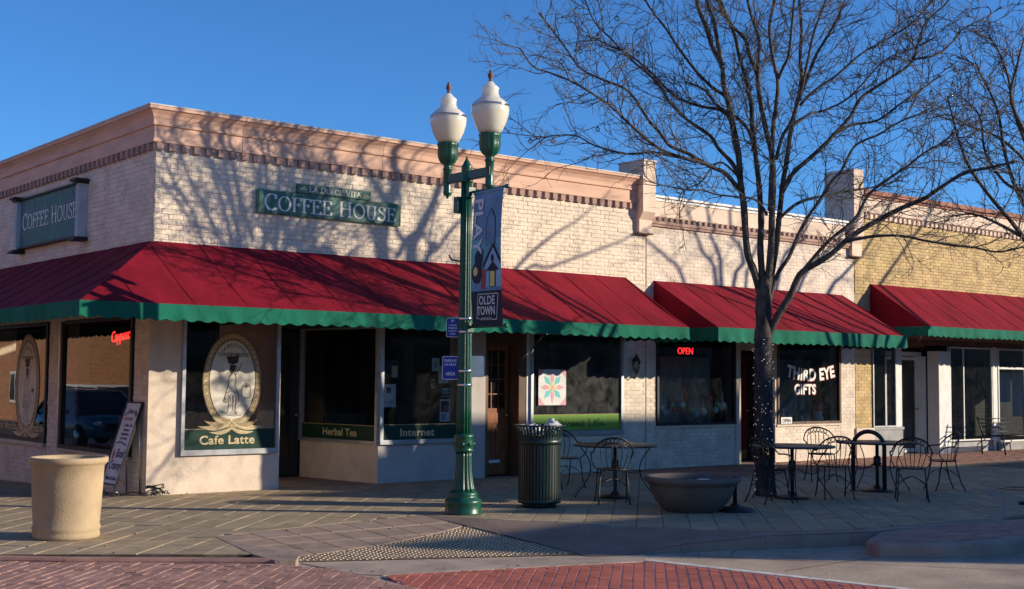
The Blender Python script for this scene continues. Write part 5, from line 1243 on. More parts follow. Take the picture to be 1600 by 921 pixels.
mb = MB().use('iron'); mb.lathe([(.026, .09), (.026, .42), (.03, .425), (.03, .44)], (ub.x, ub.y+.1, 0), 12); mb.build('pole', U)
ra, rb2 = gp(1342, 765), gp(1374, 771)
BR = thing('bike_rack', 'black arched steel bike rack standing behind the right hand table', 'bike rack', (ra.x, ra.y, 0))
m_ = (ra+rb2)/2; hw = .235; dr_ = Vector((.35, -.94, 0)).normalized()
pts = [m_-dr_*hw+Vector((0, 0, 0.0)), m_-dr_*hw+Vector((0, 0, .66))]+[m_+dr_*(-hw*math.cos(math.radians(a)))+Vector((0, 0, .66+hw*math.sin(math.radians(a)))) for a in range(15, 180, 15)]+[m_+dr_*hw+Vector((0, 0, .66)), m_+dr_*hw]
mb = MB().use('iron'); mb.tube(pts, .033, 10); mb.build('hoop', BR)
mb = MB().use('iron'); mb.lathe([(.07, 0), (.07, .01)], tuple(pts[0]), 12); mb.build('flange', BR); mb = MB().use('iron'); mb.lathe([(.07, 0), (.07, .01)], tuple(pts[-1]), 12); mb.build('flange', BR)
# metal bench and green slatted chair at the far right
MBn = thing('metal_bench', 'long low black metal bench in front of the yellow brick shop', 'bench', (21.0, -1.0, 0))
mb = MB().use('iron')
for k in range(6): mb.tube([(19.9, -.75-k*.07, .42), (22.0, -.75-k*.07, .42)], .012, 4)
mb.build('seat', MBn); mb = MB().use('iron')
for k in range(4): mb.tube([(19.9, -.62+k*.03, .50+k*.10), (22.0, -.62+k*.03, .50+k*.10)], .012, 4)
mb.build('backrest', MBn)
for x in (19.95, 21.95): mb = MB().use('iron'); mb.tube([(x, -1.2, 0), (x, -1.15, .42), (x, -.6, .42), (x, -.62, 0)], .02, 6); mb.tube([(x, -.65, .42), (x, -.5, .85)], .02, 6); mb.tube([(x, -1.15, .42), (x, -1.1, .62), (x, -.6, .64)], .015, 6); mb.build('leg', MBn)
GC = thing('green_chair', 'green slatted chair at the right edge outside the yellow brick shop', 'chair', (22.9, -.9, 0))
fabricg = mat('chair_green', (0.05, 0.22, 0.16), .6, .1)
for k in range(7): mb = MB().use('chair_green'); mb.obox((22.45+k*.03, -.9, .45+k*.09), (.012, 0, .003), (0, .27, 0), (-.01, 0, .033)); mb.build('back_slat', GC)
for k in range(5): mb = MB().use('chair_green'); mb.obox((22.50+k*.09, -.9, .43), (.035, 0, 0), (0, .27, 0), (0, 0, .012)); mb.build('seat_slat', GC)
for s in (-.25, .25):
    mb = MB().use('chair_green'); mb.tube([(22.4, -.9+s, 0), (22.5, -.9+s, .45), (22.68, -.9+s, 1.05)], .02, 6); mb.build('leg', GC); mb = MB().use('chair_green'); mb.tube([(22.95, -.9+s, 0), (22.92, -.9+s, .62), (22.5, -.9+s, .62)], .02, 6); mb.build('leg', GC)
P = thing('window_poster', 'left white sheet hanging in the window at the right edge', 'poster', (22.1, .2, 1.5))
mb = MB().use('paper'); mb.box(21.80, 22.72, .24, .245, 1.16, 1.90); mb.build('sheet', P)
P = thing('window_poster', 'right white sheet hanging in the window at the right edge', 'poster', (23.4, .2, 1.5))
mb = MB().use('paper'); mb.box(22.80, 23.95, .24, .245, .8, 1.95); mb.build('sheet', P)
P = thing('manhole_cover', 'round iron manhole cover in the sidewalk near the right kerb', 'manhole cover', (11.9, -5.0, 0))
mp = gp(1590, 764); mb = MB().use('iron_top'); mb.lathe([(.30, .0), (.30, .008), (.27, .008), (.27, .004), (.0001, .006)], (mp.x, mp.y, .002), 24); mb.build('lid', P)

# ================================================================== TREES
def rotv(v, axis, a): return Matrix.Rotation(a, 3, axis) @ v
class Tree:
    def __init__(s, seed): s.r = random.Random(seed); s.tw = MB().use('twig'); s.n = 0
    def wander(s, p, d, L, r0, r1, seg, wig, up=.02, sides=3, mb=None, keep=None):
        """a kinked branch; returns its points and radii"""
        k = max(2, int(L/seg)); pts = [Vector(p)]; rad = [r0]; d = d.normalized(); q = Vector(p)
        for i in range(k):
            ax_ = d.orthogonal().normalized(); ax_.rotate(Matrix.Rotation(s.r.uniform(0, 6.28), 3, d))
            d = rotv(d, ax_, s.r.gauss(0, wig)); d.z += up; d.normalize(); q = q+d*(L/k); pts.append(q.copy()); rad.append(r0+(r1-r0)*(i+1)/k)
        (mb or s.tw).tube(pts, rad, sides, cap=False); s.n += 1
        return pts, rad
    def twigs(s, pts, lv, dens, Lm, r):
        """side shoots along a branch"""
        for a, b in zip(pts[:-1], pts[1:]):
            ln = (b-a).length; n = ln*dens; n = int(n)+(1 if s.r.random() < n-int(n) else 0)
            for _ in range(n):
                t = s.r.random(); p = a.lerp(b, t); d = (b-a).normalized(); ax_ = d.orthogonal().normalized(); ax_.rotate(Matrix.Rotation(s.r.uniform(0, 6.28), 3, d))
                d2 = rotv(d, ax_, s.r.uniform(.5, 1.05)); d2.z = d2.z*.8+.12
                L = Lm*s.r.uniform(.45, 1.15)
                q, _r = s.wander(p, d2, L, r, r*.45, .09 if lv > 1 else .06, .26 if lv > 1 else .34, .03)
                if lv > 0: s.twigs(q, lv-1, dens*(1.15 if lv > 1 else 1.0), Lm*.42, r*.62)
def limb_mesh(pts, rad, seed, sides=8, m='bark', sub=4):
    """smooth a traced limb with Catmull-Rom and small knots"""
    rr = random.Random(seed); P = []; Q = []
    for i in range(len(pts)-1):
        p0 = pts[max(0, i-1)]; p1 = pts[i]; p2 = pts[i+1]; p3 = pts[min(len(pts)-1, i+2)]
        for k in range(sub):
            t = k/sub; P.append(.5*((2*p1)+(p2-p0)*t+(2*p0-5*p1+4*p2-p3)*t*t+(3*p1-p0-3*p2+p3)*t**3)); Q.append((rad[i]+(rad[i+1]-rad[i])*t)*rr.uniform(.93, 1.08))
    P.append(pts[-1]); Q.append(rad[-1]); mb = MB().use(m); mb.tube(P, Q, sides); return mb, P, Q
TD = 18.41      # camera depth of the big tree's trunk
TR = thing('street_tree', 'large bare tree, trunk wrapped in fairy lights, in front of the gift shop', 'tree', (gp(1197, 777).x, gp(1197, 777).y, 0))
def tp(u, v, off=0.0): return dp(u, v, TD+off)
tr = Tree(101)
trunk = [tp(1197, 778), tp(1196, 740), tp(1194, 660), tp(1193, 590), tp(1192, 540), tp(1193, 500), tp(1193, 470), tp(1194, 448), tp(1195, 430)]
mb, _, _ = limb_mesh(trunk, [.155, .132, .125, .122, .12, .115, .112, .10, .06], 1, 16); mb.build('trunk', TR)
LIMBS = [  # start radius, end radius, depth offset at the end, points in the photograph traced on the tree's own plane
 (.085, .022, -.3, [(1191, 470), (1178, 425), (1167, 392), (1162, 323), (1157, 287), (1154, 245), (1147, 205), (1139, 165), (1130, 132), (1128, 102), (1113, 74), (1103, 43), (1092, 15), (1080, -40), (1070, -110)]),
 (.045, .018, -.6, [(1128, 102), (1121, 65), (1115, 33), (1106, 4), (1104, -50), (1098, -120)]),
 (.075, .018, .5, [(1194, 470), (1188, 395), (1189, 347), (1186, 292), (1180, 240), (1175, 195), (1174, 165), (1165, 122), (1156, 93), (1148, 56), (1137, 28), (1126, 0), (1112, -60), (1106, -130)]),
 (.040, .016, .9, [(1178, 235), (1170, 205), (1150, 183), (1120, 165), (1100, 140), (1070, 128)]),
 (.080, .016, -.5, [(1196, 470), (1204, 395), (1206, 333), (1208, 280), (1205, 237), (1197, 205), (1189, 165), (1184, 130), (1184, 100), (1186, 65), (1180, 43), (1170, 10), (1160, -50), (1158, -130)]),
 (.045, .014, .2, [(1184, 118), (1170, 84), (1164, 62), (1142, 38), (1128, 15), (1112, -20), (1100, -70)]),
 (.070, .016, .6, [(1198, 470), (1211, 395), (1219, 323), (1223, 287), (1229, 252), (1236, 200), (1245, 163), (1252, 122), (1250, 91), (1252, 43), (1249, 0), (1252, -60), (1258, -120)]),
 (.045, .014, 1.0, [(1245, 163), (1262, 120), (1276, 85), (1300, 45), (1318, 5), (1330, -50)]),
 (.055, .016, -.9, [(1203, 330), (1206, 260), (1208, 200), (1213, 163), (1215, 126), (1207, 88), (1202, 43), (1210, 0), (1214, -60), (1212, -120)]),
 (.035, .012, -1.1, [(1215, 126), (1224, 105), (1232, 87), (1237, 43), (1241, 0), (1250, -60)]),
 (.040, .014, -.3, [(1212, 250), (1222, 215), (1236, 190), (1250, 150), (1262, 95), (1272, 50), (1290, 0), (1300, -50)]),
 (.055, .012, .8, [(1222, 300), (1240, 270), (1258, 254), (1287, 228), (1302, 212), (1329, 182), (1345, 154), (1382, 128), (1413, 108), (1428, 91), (1435, 65), (1448, 33), (1478, 6), (1500, -30)]),
 (.028, .008, 1.3, [(1428, 93), (1465, 85), (1491, 63), (1504, 46), (1539, 28), (1566, 10)]),
 (.035, .010, 1.2, [(1300, 212), (1330, 196), (1372, 188), (1410, 160), (1440, 140), (1470, 118)]),
 (.030, .010, .2, [(1250, 165), (1275, 140), (1305, 120), (1345, 85), (1385, 62), (1420, 40), (1450, 10), (1480, -25)]),
 (.085, .018, -.8, [(1199, 528), (1213, 497), (1234, 463), (1250, 429), (1277, 411), (1300, 396), (1331, 369), (1367, 347), (1407, 326), (1443, 311), (1467, 295), (1498, 275), (1515, 268), (1551, 261), (1590, 252)]),
 (.045, .012, -.2, [(1252, 427), (1269, 406), (1296, 376), (1336, 342), (1356, 306), (1384, 283), (1419, 259), (1443, 240), (1472, 223), (1500, 200)]),
 (.038, .010, -1.6, [(1318, 378), (1343, 373), (1372, 369), (1410, 369), (1443, 376), (1486, 383), (1527, 388), (1560, 394), (1600, 386)]),
 (.050, .012, .3, [(1199, 478), (1214, 430), (1232, 403), (1247, 368), (1263, 338), (1279, 316), (1300, 283), (1314, 268), (1336, 228), (1372, 211), (1407, 190), (1440, 178)]),
 (.040, .012, .9, [(1214, 345), (1240, 322), (1262, 312), (1290, 306), (1330, 298), (1370, 292), (1404, 282)]),
 (.055, .010, -.8, [(1158, 300), (1148, 288), (1132, 270), (1109, 260), (1077, 241), (1047, 228), (1031, 208), (1012, 186), (982, 143), (940, 124), (907, 107), (880, 70), (842, 20)]),
 (.050, .010, .4, [(1157, 285), (1145, 257), (1122, 232), (1109, 212), (1070, 185), (1041, 153), (1025, 127), (982, 90), (956, 62), (930, 36), (914, 0)]),
 (.042, .008, -1.5, [(1119, 264), (1096, 254), (1077, 250), (1028, 231), (982, 192), (950, 163), (898, 130), (859, 114), (833, 104), (812, 75)]),
 (.030, .006, -1.2, [(1090, 250), (1054, 245), (1020, 238), (982, 241), (930, 228), (898, 212), (852, 214), (832, 221)]),
 (.040, .009, .9, [(1150, 232), (1135, 178), (1093, 166), (1054, 150), (1021, 117), (982, 85), (950, 70), (915, 55)]),
 (.045, .010, -.2, [(1139, 168), (1132, 150), (1113, 137), (1087, 111), (1060, 75), (1041, 46), (1021, 20), (1008, 0), (990, -40)]),
 (.030, .006, -1.0, [(1198, 336), (1191, 323), (1177, 311), (1153, 308), (1119, 304), (1096, 297), (1072, 297), (1024, 287), (1003, 280)]),
 (.026, .006, .5, [(1158, 282), (1130, 255), (1112, 262), (1095, 285), (1070, 297), (1060, 310)]),
 (.030, .008, 1.4, [(1236, 200), (1262, 180), (1290, 172), (1330, 150), (1380, 96), (1420, 78), (1460, 60)]),
]
for i, (r0, r1, off, path) in enumerate(LIMBS):
    n = len(path); base = 0.0
    pts = []
    for k, (u, v) in enumerate(path):
        s = k/(n-1); o_ = off*s
        if i in (1, 3, 5, 7, 9, 12, 13, 17, 22, 23): o_ = off*(.35+.65*s)
        pts.append(tp(u, v, o_))
    r0 *= .70; rad = [r0+(r1-r0)*(k/(n-1))**.8 for k in range(n)]
    mb, P_, Q_ = limb_mesh(pts, rad, i+50, 7); mb.build('limb', TR)
    body = P_[int(len(P_)*.22):]
    tr.twigs(body, 2, 6.4, 1.05, .0088)
    tr.twigs(body, 0, 8.0, .20, .005)
print('twigs', tr.n, len(tr.tw.f))
o = tr.tw.build('twigs', TR); o['kind'] = 'stuff'
# fairy lights wound round the trunk
FLt = thing('fairy_lights', 'dark wire net of tiny lights wound round the tree trunk', 'string lights', (TR.location.x, TR.location.y, 0))
rnd = random.Random(77); wire = MB().use('ink_blue'); bulbs = MB().use('tiny_bulb')
def trunk_at(z):
    for a, b in zip(trunk[:-1], trunk[1:]):
        if a.z <= z <= b.z: return a.lerp(b, (z-a.z)/(b.z-a.z))
    return trunk[0] if z < trunk[0].z else trunk[-1]
pts = []; N = 1500
for i in range(N):
    z = .04+2.22*i/N; c = trunk_at(z); a = i*.36; r = .142-.012*z/2.2+rnd.uniform(0, .006); pts.append(c*1.0+Vector((r*math.cos(a), r*math.sin(a), 0))*1.0+Vector((0, 0, z-c.z+rnd.uniform(-.012, .012))))
wire.tube(pts, .0045, 3, cap=False)
pts2 = [p+Vector((0, 0, .006)) for p in pts]
o = wire.build('wire', FLt); 
for i in range(130):
    p = pts[rnd.randrange(N)]; z = p.z; c = trunk_at(z); d = Vector((p.x-c.x, p.y-c.y, 0)).normalized(); bulbs.ball(tuple(p+d*.008), .0058, 5, 3)
o = bulbs.build('bulbs', FLt); o['kind'] = 'stuff'
FC = thing('festoon_lights', 'thin sagging wires with clear bulbs strung through the crown of the big tree', 'string lights', tuple(tp(1000, 60)))
wm = MB().use('ink'); bm_ = MB().use('clear_bulb')
for (a, b, oa, ob) in (((905, 55), (1180, 100), -1.5, 0), ((870, 95), (985, 0), -1.5, -1), ((1180, 210), (1340, 250), 0, 1), ((1300, 200), (1490, 120), .5, 1), ((1480, 160), (1495, 85), 1, 1), ((820, 215), (960, 185), -1, -1)):
    p, q = tp(*a, oa), tp(*b, ob); L = []
    for k in range(17): s = k/16; v = p.lerp(q, s); v.z -= .10*math.sin(math.pi*s); L.append(v)
    wm.tube(L, .004, 3, cap=False)
    for k in range(1, 17, 4): bm_.ball(tuple(L[k]-Vector((0, 0, .05))), .035, 8, 5); wm.tube([L[k], L[k]-Vector((0, 0, .03))], .01, 4)
wm.build('wire', FC)['kind'] = 'stuff'; bm_.build('bulbs', FC)['kind'] = 'stuff'
# second tree, its trunk standing just outside the frame
S2 = 7.9; K = 1.06
def wp(u, v, s=S2):      # the point of the tree whose shadow falls on the front wall where the photograph shows it
    p = fp(u, v); return Vector((p.x+K*s, -s, p.z+1.457*.28*s))
def cz(x, y): return 240+x/3.478, 200+y/3.478
B0 = wp(*cz(1235, 640)); base2 = Vector((12.75, -8.05, 0))
T2 = thing('street_tree', 'second bare street tree whose dense crown enters at the right edge', 'tree', tuple(base2))
t2r = Tree(202)
tk = [base2, Vector((12.74, -8.03, 1.5)), Vector((12.66, -8.0, 3.2)), Vector((12.62, -7.95, 4.4))]
mb, _, _ = limb_mesh(tk, [.20, .17, .15, .14], 3, 16); mb.build('trunk', T2); F2 = tk[-1]; F1 = Vector((12.66, -8.0, 3.3)); F0 = Vector((12.7, -8.0, 2.6))
SH = [ (.115, .03, S2, [F2], [(1235, 690), (1232, 600), (1250, 500), (1270, 430), (1300, 330), (1290, 200), (1280, 100), (1300, 20), (1290, -90), (1310, -200)], 0),
 (.055, .015, S2, [], [(1262, 450), (1225, 345), (1165, 270), (1130, 230), (1110, 130), (1150, 60), (1180, -20), (1190, -120)], .3),
 (.05, .012, S2, [], [(1215, 620), (1190, 560), (1110, 480), (1000, 390), (980, 300), (975, 220), (940, 120), (900, 40)], -.3),
 (.10, .025, S2, [F2], [(1390, 710), (1430, 590), (1465, 510), (1505, 430), (1560, 290), (1600, 180), (1630, 40), (1660, -120)], .2),
 (.04, .010, S2, [F1], [((u-240)*3.478, (v-200)*3.478) for u, v in ((640, 440), (665, 407), (725, 337), (760, 290), (805, 235))], .2),
 (.05, .012, S2, [F1], [((u-240)*3.478, (v-200)*3.478) for u, v in ((775, 470), (807, 417), (860, 370), (900, 345), (950, 300))], .4),
 (.04, .010, S2, [F0], [((u-240)*3.478, (v-200)*3.478) for u, v in ((800, 450), (860, 418), (930, 392), (980, 372), (1040, 335))], .6),
 (.05, .012, S2, [], [(1320, 700), (1350, 625), (1315, 560), (1310, 500), (1335, 400), (1330, 300), (1380, 180), (1450, 60), (1540, -60)], -.2),
 (.05, .014, S2, [], [(1350, 625), (1390, 580), (1440, 555)], .1),
 (.05, .014, S2, [F1], [(1480, 720), (1540, 660), (1600, 570), (1700, 470), (1800, 380), (1950, 250), (2050, 150)], .5),
 (.06, .014, S2, [F1], [(1000, 760), (880, 670), (850, 560), (820, 440), (822, 300), (820, 200), (800, 120), (760, 0), (740, -120)], -.3),
 (.065, .014, S2, [F1], [(960, 790), (800, 670), (725, 570), (650, 420), (600, 340), (545, 240), (500, 100), (470, 0), (430, -100)], .4),
 (.03, .008, S2, [], [(600, 340), (500, 290), (400, 270), (300, 210), (250, 170), (180, 60)], .4)]
for i, (r0, r1, s_, pre, path, oo) in enumerate(SH):
    pts = list(pre)
    for k, (x, y) in enumerate(path): pts.append(wp(*cz(x, y), s_+oo*(k+1)/len(path)))
    rad = [r0+(r1-r0)*(k/(len(pts)-1)) for k in range(len(pts))]
    mb, P_, Q_ = limb_mesh(pts, rad, 80+i, 7); mb.build('limb', T2)
    t2r.twigs(P_[int(len(P_)*.4):], 2, 1.1, 1.15, .009)
# limbs of the second tree that show inside the frame
for i, (r0, path) in enumerate(((.05, [(1690, 470, 0), (1640, 420, -.2), (1600, 372, -.4), (1575, 340, -.5), (1545, 305, -.6), (1515, 262, -.8), (1500, 225, -.9), (1490, 190, -1), (1480, 150, -1.1)]),
   (.045, [(1680, 400, 0), (1625, 355, .3), (1590, 300, .5), (1570, 240, .7), (1560, 180, .9), (1540, 130, 1.0), (1520, 100, 1.1), (1495, 90, 1.2)]), (.04, [(1670, 330, 0), (1620, 260, -.2), (1590, 190, -.3), (1575, 120, -.4), (1560, 80, -.5), (1545, 55, -.6)]),
   (.035, [(1640, 300, .8), (1600, 250, 1.0), (1560, 215, 1.2), (1520, 200, 1.4), (1480, 178, 1.5)]), (.03, [(1620, 240, -1), (1580, 160, -1.1), (1590, 100, -1.2), (1600, 60, -1.3)]),
   (.03, [(1600, 372, -.4), (1560, 350, .2), (1520, 335, .6), (1480, 340, .9)]), (.03, [(1600, 300, 0), (1570, 285, .3), (1540, 240, .5), (1530, 180, .5), (1500, 150, .6)]))):
    pts = [dp(u, v, 19.3+o_) for u, v, o_ in path]; pts[0] = pts[0].lerp(F1, .0)
    if i < 3: pts.insert(0, Vector((12.68, -8.0, 2.9+.4*i)))
    rad = [r0+(.009-r0)*(k/(len(pts)-1)) for k in range(len(pts))]
    mb, P_, Q_ = limb_mesh(pts, rad, 120+i, 7); mb.build('limb', T2); t2r.twigs(P_[int(len(P_)*.3):], 2, 7.5, .95, .0092)
print('twigs2', t2r.n, len(t2r.tw.f))
o = t2r.tw.build('twigs', T2); o['kind'] = 'stuff'

# third tree of the row, off to the right: its stems draw the long shadows on the gift shop front
S3 = 8.0
def cw3(x, y): return 900+x/3.54, 220+y/3.54
base3 = Vector((20.6, -8.0, 0)); T3 = thing('street_tree', 'third bare street tree farther along the kerb, right of the second', 'tree', tuple(base3)); t3r = Tree(303)
f3 = Vector((20.5, -8.0, 3.4)); mb, _, _ = limb_mesh([base3, Vector((20.55, -8, 1.6)), f3, Vector((20.4, -8, 4.6))], [.2, .17, .15, .10], 5, 14); mb.build('trunk', T3)
for i, (r0, path) in enumerate(((.05, [(770, 790), (750, 680), (700, 620), (660, 520), (600, 380)]), (.05, [(800, 790), (790, 640), (740, 520), (720, 400), (700, 250)]), (.05, [(870, 790), (920, 680), (900, 580), (850, 520), (840, 380), (800, 200)]),
   (.04, [(935, 800), (955, 690), (990, 600), (1020, 500), (1030, 300)]), (.04, [(590, 770), (500, 650), (420, 580), (330, 500)]), (.05, [(1110, 800), (1150, 640), (1240, 540), (1280, 400), (1290, 200)]), (.05, [(1230, 820), (1310, 680), (1400, 600), (1500, 450), (1560, 200)]),
   (.055, [(1400, 830), (1460, 760), (1600, 600), (1700, 400), (1780, 200)]), (.05, [(1650, 830), (1800, 620), (1950, 400), (2050, 200)]))):
    pts = [f3]+[f3.lerp(wp(*cw3(*path[0]), S3), .5)+Vector((0, 0, -.2))]+[wp(*cw3(x, y), S3) for x, y in path]; rad = [r0*1.2+(.012-r0)*(k/(len(pts)-1)) for k in range(len(pts))]
    mb, P_, Q_ = limb_mesh(pts, rad, 160+i, 7); mb.build('limb', T3); t3r.twigs(P_[int(len(P_)*.35):], 2, 2.8, 1.1, .010)
o = t3r.tw.build('twigs', T3); o['kind'] = 'stuff'

# ================================================================== ACROSS THE STREET (stands behind the camera: throws the shade and fills the glass)
YB = -24.0
PRF = [(-5.95, -4.8, -2.42), (-4.8, -2.2, -2.42), (-2.2, .3, -1.75), (.3, 1.9, -.35), (1.9, 4.4, .45), (4.4, 12.3, .93), (12.3, 19.0, -1.10), (19.0, 46.0, -1.0)]  # roofline steps shaped to throw the shade strips on wall and ground
wdn = ['narrow', 'low', 'plain', 'slim', 'stepped', 'wide tall', 'wide low', 'end']
rnd = random.Random(5); grp = [(PRF[0][0], PRF[2][1], PRF[0:3]), (PRF[3][0], PRF[5][1], PRF[3:6]), (PRF[6][0], PRF[7][1], PRF[6:8])]
lbl = ['low brown storefront across the street with stepped parapet', 'taller brown storefront in the middle of the row across the street', 'long low storefront at the far end of the row across the street']
for gi, (c0, c1, parts_) in enumerate(grp):
    Bx = thing('storefront', lbl[gi], 'building', (c0+25.44, YB, ZR))
    for (a, b, h) in parts_:
        H = 9.84+h; x0_, x1_ = a+25.44, b+25.44       # sides skewed along the sun's azimuth to shape the shade edges
        mb = MB().use('far_wall'); mb.prism([(x0_, YB, ZR), (x0_+12.7, YB-12, ZR), (x1_+12.7, YB-12, ZR), (x1_, YB, ZR)][::-1], (0, 0, H-ZR)); mb.build('wall', Bx)
        n = max(1, int((b-a)/2.2)); wd = (b-a)/n
        for k in range(n):
            x = a+25.44+wd*k
            for z0, z1 in ((.6, 2.9), (4.4, 6.1)):
                mb = MB().use('far_dark'); mb.box(x+wd*.15, x+wd*.85, YB-.02, YB+.03, z0, z1); mb.build('window', Bx)
        mb = MB().use('peach'); mb.box(a+25.44, b+25.44, YB+.003, YB+.12, H-.5, H-.2); mb.build('cornice', Bx)
for i, (x, w_, y, h) in enumerate(((-14, 26, -66, 9), (16, 20, -66, 11), (38, 24, -68, 9.5))):  # unseen blocks added to darken the mirror image in the front windows
    Bx = thing('distant_building', ['long low building far down the street', 'tall flat roofed building far down the street', 'low wide building far down the street, nearest the storefronts'][i], 'building', (x, y, ZR)); box_part(Bx, 'wall', 'far_wall', (x, x+w_, y-10, y, -.6, h))
    for k in range(int(w_/2.4)): mb = MB().use('far_dark'); mb.box(x+.6+k*2.4, x+1.9+k*2.4, y-.02, y+.04, 1, 3); mb.build('window', Bx)
# brick block seen mirrored in the side windows
m = mat('far_brickwork', (0.42, 0.17, 0.075), .85); n_ = m.node_tree.nodes; l_ = m.node_tree.links
br = n_.new('ShaderNodeTexBrick'); br.inputs['Color1'].default_value = (.50, .20, .08, 1); br.inputs['Color2'].default_value = (.36, .13, .055, 1); br.inputs['Mortar'].default_value = (.42, .30, .20, 1)
br.inputs['Scale'].default_value = 1.0; br.inputs['Brick Width'].default_value = .22; br.inputs['Row Height'].default_value = .09; br.inputs['Mortar Size'].default_value = .012
gn = n_.new('ShaderNodeNewGeometry'); sp = n_.new('ShaderNodeSeparateXYZ'); cb_ = n_.new('ShaderNodeCombineXYZ'); ad = n_.new('ShaderNodeMath'); ad.operation = 'ADD'
l_.new(gn.outputs['Position'], sp.inputs[0]); l_.new(sp.outputs[0], ad.inputs[0]); l_.new(sp.outputs[1], ad.inputs[1]); l_.new(ad.outputs[0], cb_.inputs[0]); l_.new(sp.outputs[2], cb_.inputs[1]); l_.new(cb_.outputs[0], br.inputs['Vector'])
l_.new(br.outputs['Color'], n_['Principled BSDF'].inputs['Base Color'])
BB = thing('brick_block', 'orange brick block with white windows across the side street, mirrored in the side windows', 'building', (-14, 38, -1.2))
box_part(BB, 'wall', 'far_brickwork', (-44, -13.9, 38.5, 75, -2, 10.5))
for (x, z) in ((-17.5, 5.6), (-21.5, 5.6), (-26, 5.6), (-32, 5.6)):
    mb = MB().use('white_paint'); mb.box(x, x+2.2, 38.38, 38.52, z, z+1.6); w_ = mb.build('window', BB); mb = MB().use('car_glass'); mb.box(x+.15, x+1.0, 38.36, 38.38, z+.15, z+1.45); mb.box(x+1.15, x+2.05, 38.36, 38.38, z+.15, z+1.45); sub(w_, 'pane', mb.mesh('pane'))
for (y, z, h) in ((41.5, 4.6, 2.0), (47, 4.6, 2.0), (53, 4.6, 2.0), (41.5, .2, 1.6), (47, .2, 1.6)):
    mb = MB().use('white_paint'); mb.box(-13.92, -13.78, y, y+2.0, z, z+h); w_ = mb.build('window', BB); mb = MB().use('car_glass'); mb.box(-13.78, -13.76, y+.15, y+.92, z+.15, z+h-.15); mb.box(-13.78, -13.76, y+1.08, y+1.85, z+.15, z+h-.15); sub(w_, 'pane', mb.mesh('pane'))
def car(label, cat, loc, rz, paint, suv):
    t = thing('parked_car', label, cat, loc, rz, 'cars parked along the side street'); L, W = 4.6, 1.84
    H1, H2 = (.98, 1.78) if suv else (.92, 1.62)
    # stations along the length: y, half width, sill z, belt z
    st = [(-2.3, .70, .45, .72), (-2.2, .80, .34, .86), (-1.5, .90, .30, H1-.02), (-.7, .92, .28, H1), (.9, .92, .28, H1+.02), (1.8, .90, .30, H1+.03), (2.2, .84, .36, H1-.02), (2.3, .76, .45, .80)]
    mb = MB().use(paint); mb.smooth = True
    def ring(y, hw, z0, z1): return [(-hw*.92, y, z0), (-hw, y, z0+.12), (-hw, y, (z0+z1)/2), (-hw*.96, y, z1), (0, y, z1+.03), (hw*.96, y, z1), (hw, y, (z0+z1)/2), (hw, y, z0+.12), (hw*.92, y, z0)]
    rings = [ring(*q) for q in st]; k = 9
    for q in rings: mb.v += q
    for s in range(len(rings)-1):
        for i in range(k): mb.face((s*k+i, s*k+(i+1) % k, (s+1)*k+(i+1) % k, (s+1)*k+i))
    mb.face(list(range(k))[::-1]); mb.face([(len(rings)-1)*k+i for i in range(k)]); local_child('body', mb, t)
    # greenhouse
    a0, a1, b0, b1 = ((-1.15, 2.15, -.65, 1.95) if suv else (-1.25, 2.0, -.35, 1.35))
    mb = MB().use('car_glass'); lo = [(-.86, a0), (.86, a0), (.86, a1), (-.86, a1)]; hi = [(-.68, b0), (.68, b0), (.68, b1), (-.68, b1)]
    b = len(mb.v); mb.v += [(x, y, H1+.01) for x, y in lo]+[(x, y, H2-.07) for x, y in hi]
    for i in range(4): mb.face((i, (i+1) % 4, 4+(i+1) % 4, 4+i))
    local_child('windows', mb, t)
    mb = MB().use(paint); mb.prism([(x*1.03, y*1.02, H2-.08) for x, y in hi], (0, 0, .05)); mb.box(-.5, .5, b0+.15, b1-.15, H2-.03, H2)
    for s in (-1, 1):
        for (y0, y1) in ((a0, b0), (a1, b1), ((a0+a1)/2-.1, (b0+b1)/2)): mb.tube([(s*.87, y0, H1), (s*.70, y1, H2-.07)], .045, 5)
    local_child('roof', mb, t)
    for s in (-1, 1):
        for y in (-1.42, 1.40):
            mb = MB().use('rubber'); mb.tube([(s*.74, y, .34), (s*.93, y, .34)], .34, 20); wl = local_child('wheel', mb, t); mb = MB().use('chrome'); mb.tube([(s*.90, y, .34), (s*.945, y, .34)], .20, 14); local_child('rim', mb, wl)
        mb = MB().use('orn_white'); mb.ball((s*.66, -2.20, .72), .13, 8, 5, .6); local_child('headlight', mb, t); mb = MB().use('orn_red'); mb.ball((s*.74, 2.2, .82), .12, 8, 5, 1.2); local_child('tail_light', mb, t)
        mb = MB().use(paint); mb.ball((s*1.02, -.85, H1+.10), .10, 8, 5, .7); local_child('mirror', mb, t)
    mb = MB().use('black_frame'); mb.box(-.52, .52, -2.33, -2.25, .52, .74); local_child('grille', mb, t)
    return t
car('teal blue crossover parked nearest the corner of the side street', 'car', (-6.5, 19.0, ZR-.012*19), 0, 'car_teal', False)
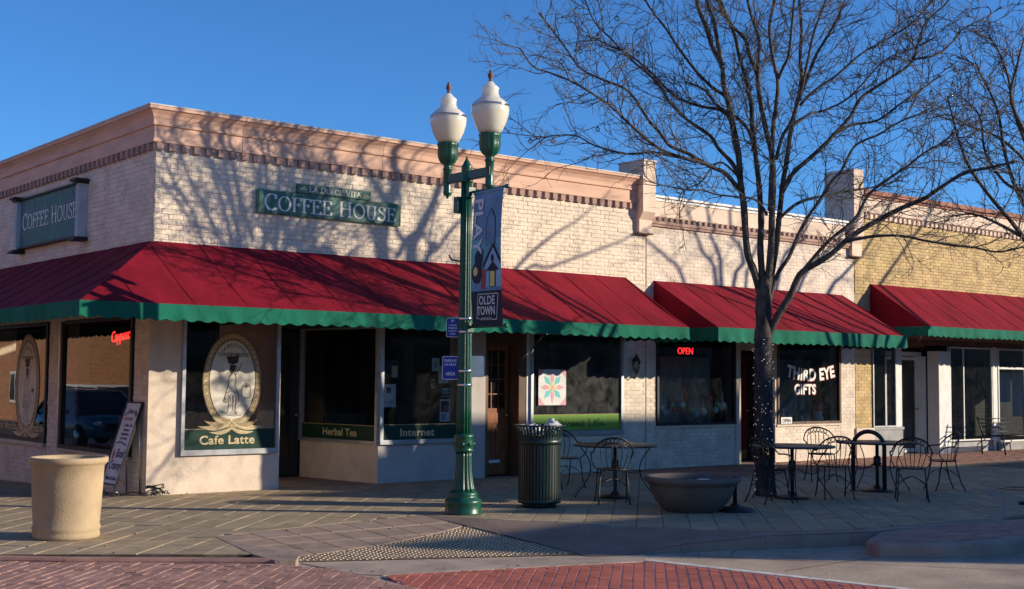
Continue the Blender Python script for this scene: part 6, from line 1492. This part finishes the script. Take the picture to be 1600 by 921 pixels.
car('white and silver off road vehicle parked farther out in the side street', 'car', (-9.6, 26.0, ZR-.012*26), math.radians(-8), 'car_white', True)

# unseen row added across the side street to bounce warm light into the shade
for i, (y0, y1, h, m_, lb) in enumerate(((-13, 4, 7.6, 'far_brick', 'red brick two storey building across the side street, nearest the crossing'), (4.1, 15, 6.2, 'far_wall', 'brown rendered building in the middle of the row across the side street'), (15.1, 27, 8.2, 'far_brick', 'taller red brick building at the far end of the row across the side street'))):
    Bx = thing('street_building', lb, 'building', (-17, y0, ZR)); box_part(Bx, 'wall', m_, (-29, -17, y0, y1, -.9, h)); box_part(Bx, 'cornice', 'peach', (-17, -16.85, y0, y1, h-.5, h-.15))
    k = y0+1
    while k < y1-2:
        for z0, z1 in ((.6, 2.6), (4.0, 5.5)): mb = MB().use('far_dark'); mb.box(-17, -16.96, k, k+1.6, z0, z1); mb.build('window', Bx)
        k += 2.9
# dry leaves blown along the kerb and into the corners
rnd = random.Random(55); mat('dry_leaf', (0.20, 0.11, 0.05), .8, .3, 9); mb = MB().use('dry_leaf')
spots = [(gp(rnd.uniform(480, 1000), rnd.uniform(884, 897), ZR+.012)) for _ in range(26)]+[(gp(rnd.uniform(0, 640), rnd.uniform(800, 866), .004)) for _ in range(26)]+[(gp(rnd.uniform(1000, 1340), rnd.uniform(862, 868), ZR+.012)) for _ in range(16)]+[(gp(rnd.uniform(700, 1500), rnd.uniform(770, 822), .004)) for _ in range(34)]+[Vector((rnd.uniform(0, 9), -rnd.uniform(.03, .25), .006)) for _ in range(24)]
for p in spots:
    a = rnd.uniform(0, 6.28); L = rnd.uniform(.012, .03); d = Vector((math.cos(a), math.sin(a), rnd.uniform(-.1, .3)))*L; n_ = Vector((-math.sin(a), math.cos(a), rnd.uniform(-.2, .4)))*L*.5; z = Vector((0, 0, .006)); mb.poly([p-d, p+n_+z, p+d+z*.5, p-n_+z])
o = mb.build('leaf_litter'); tag(o, 'scattered dry brown leaves on the sidewalk and in the gutter', 'leaves', kind='stuff')
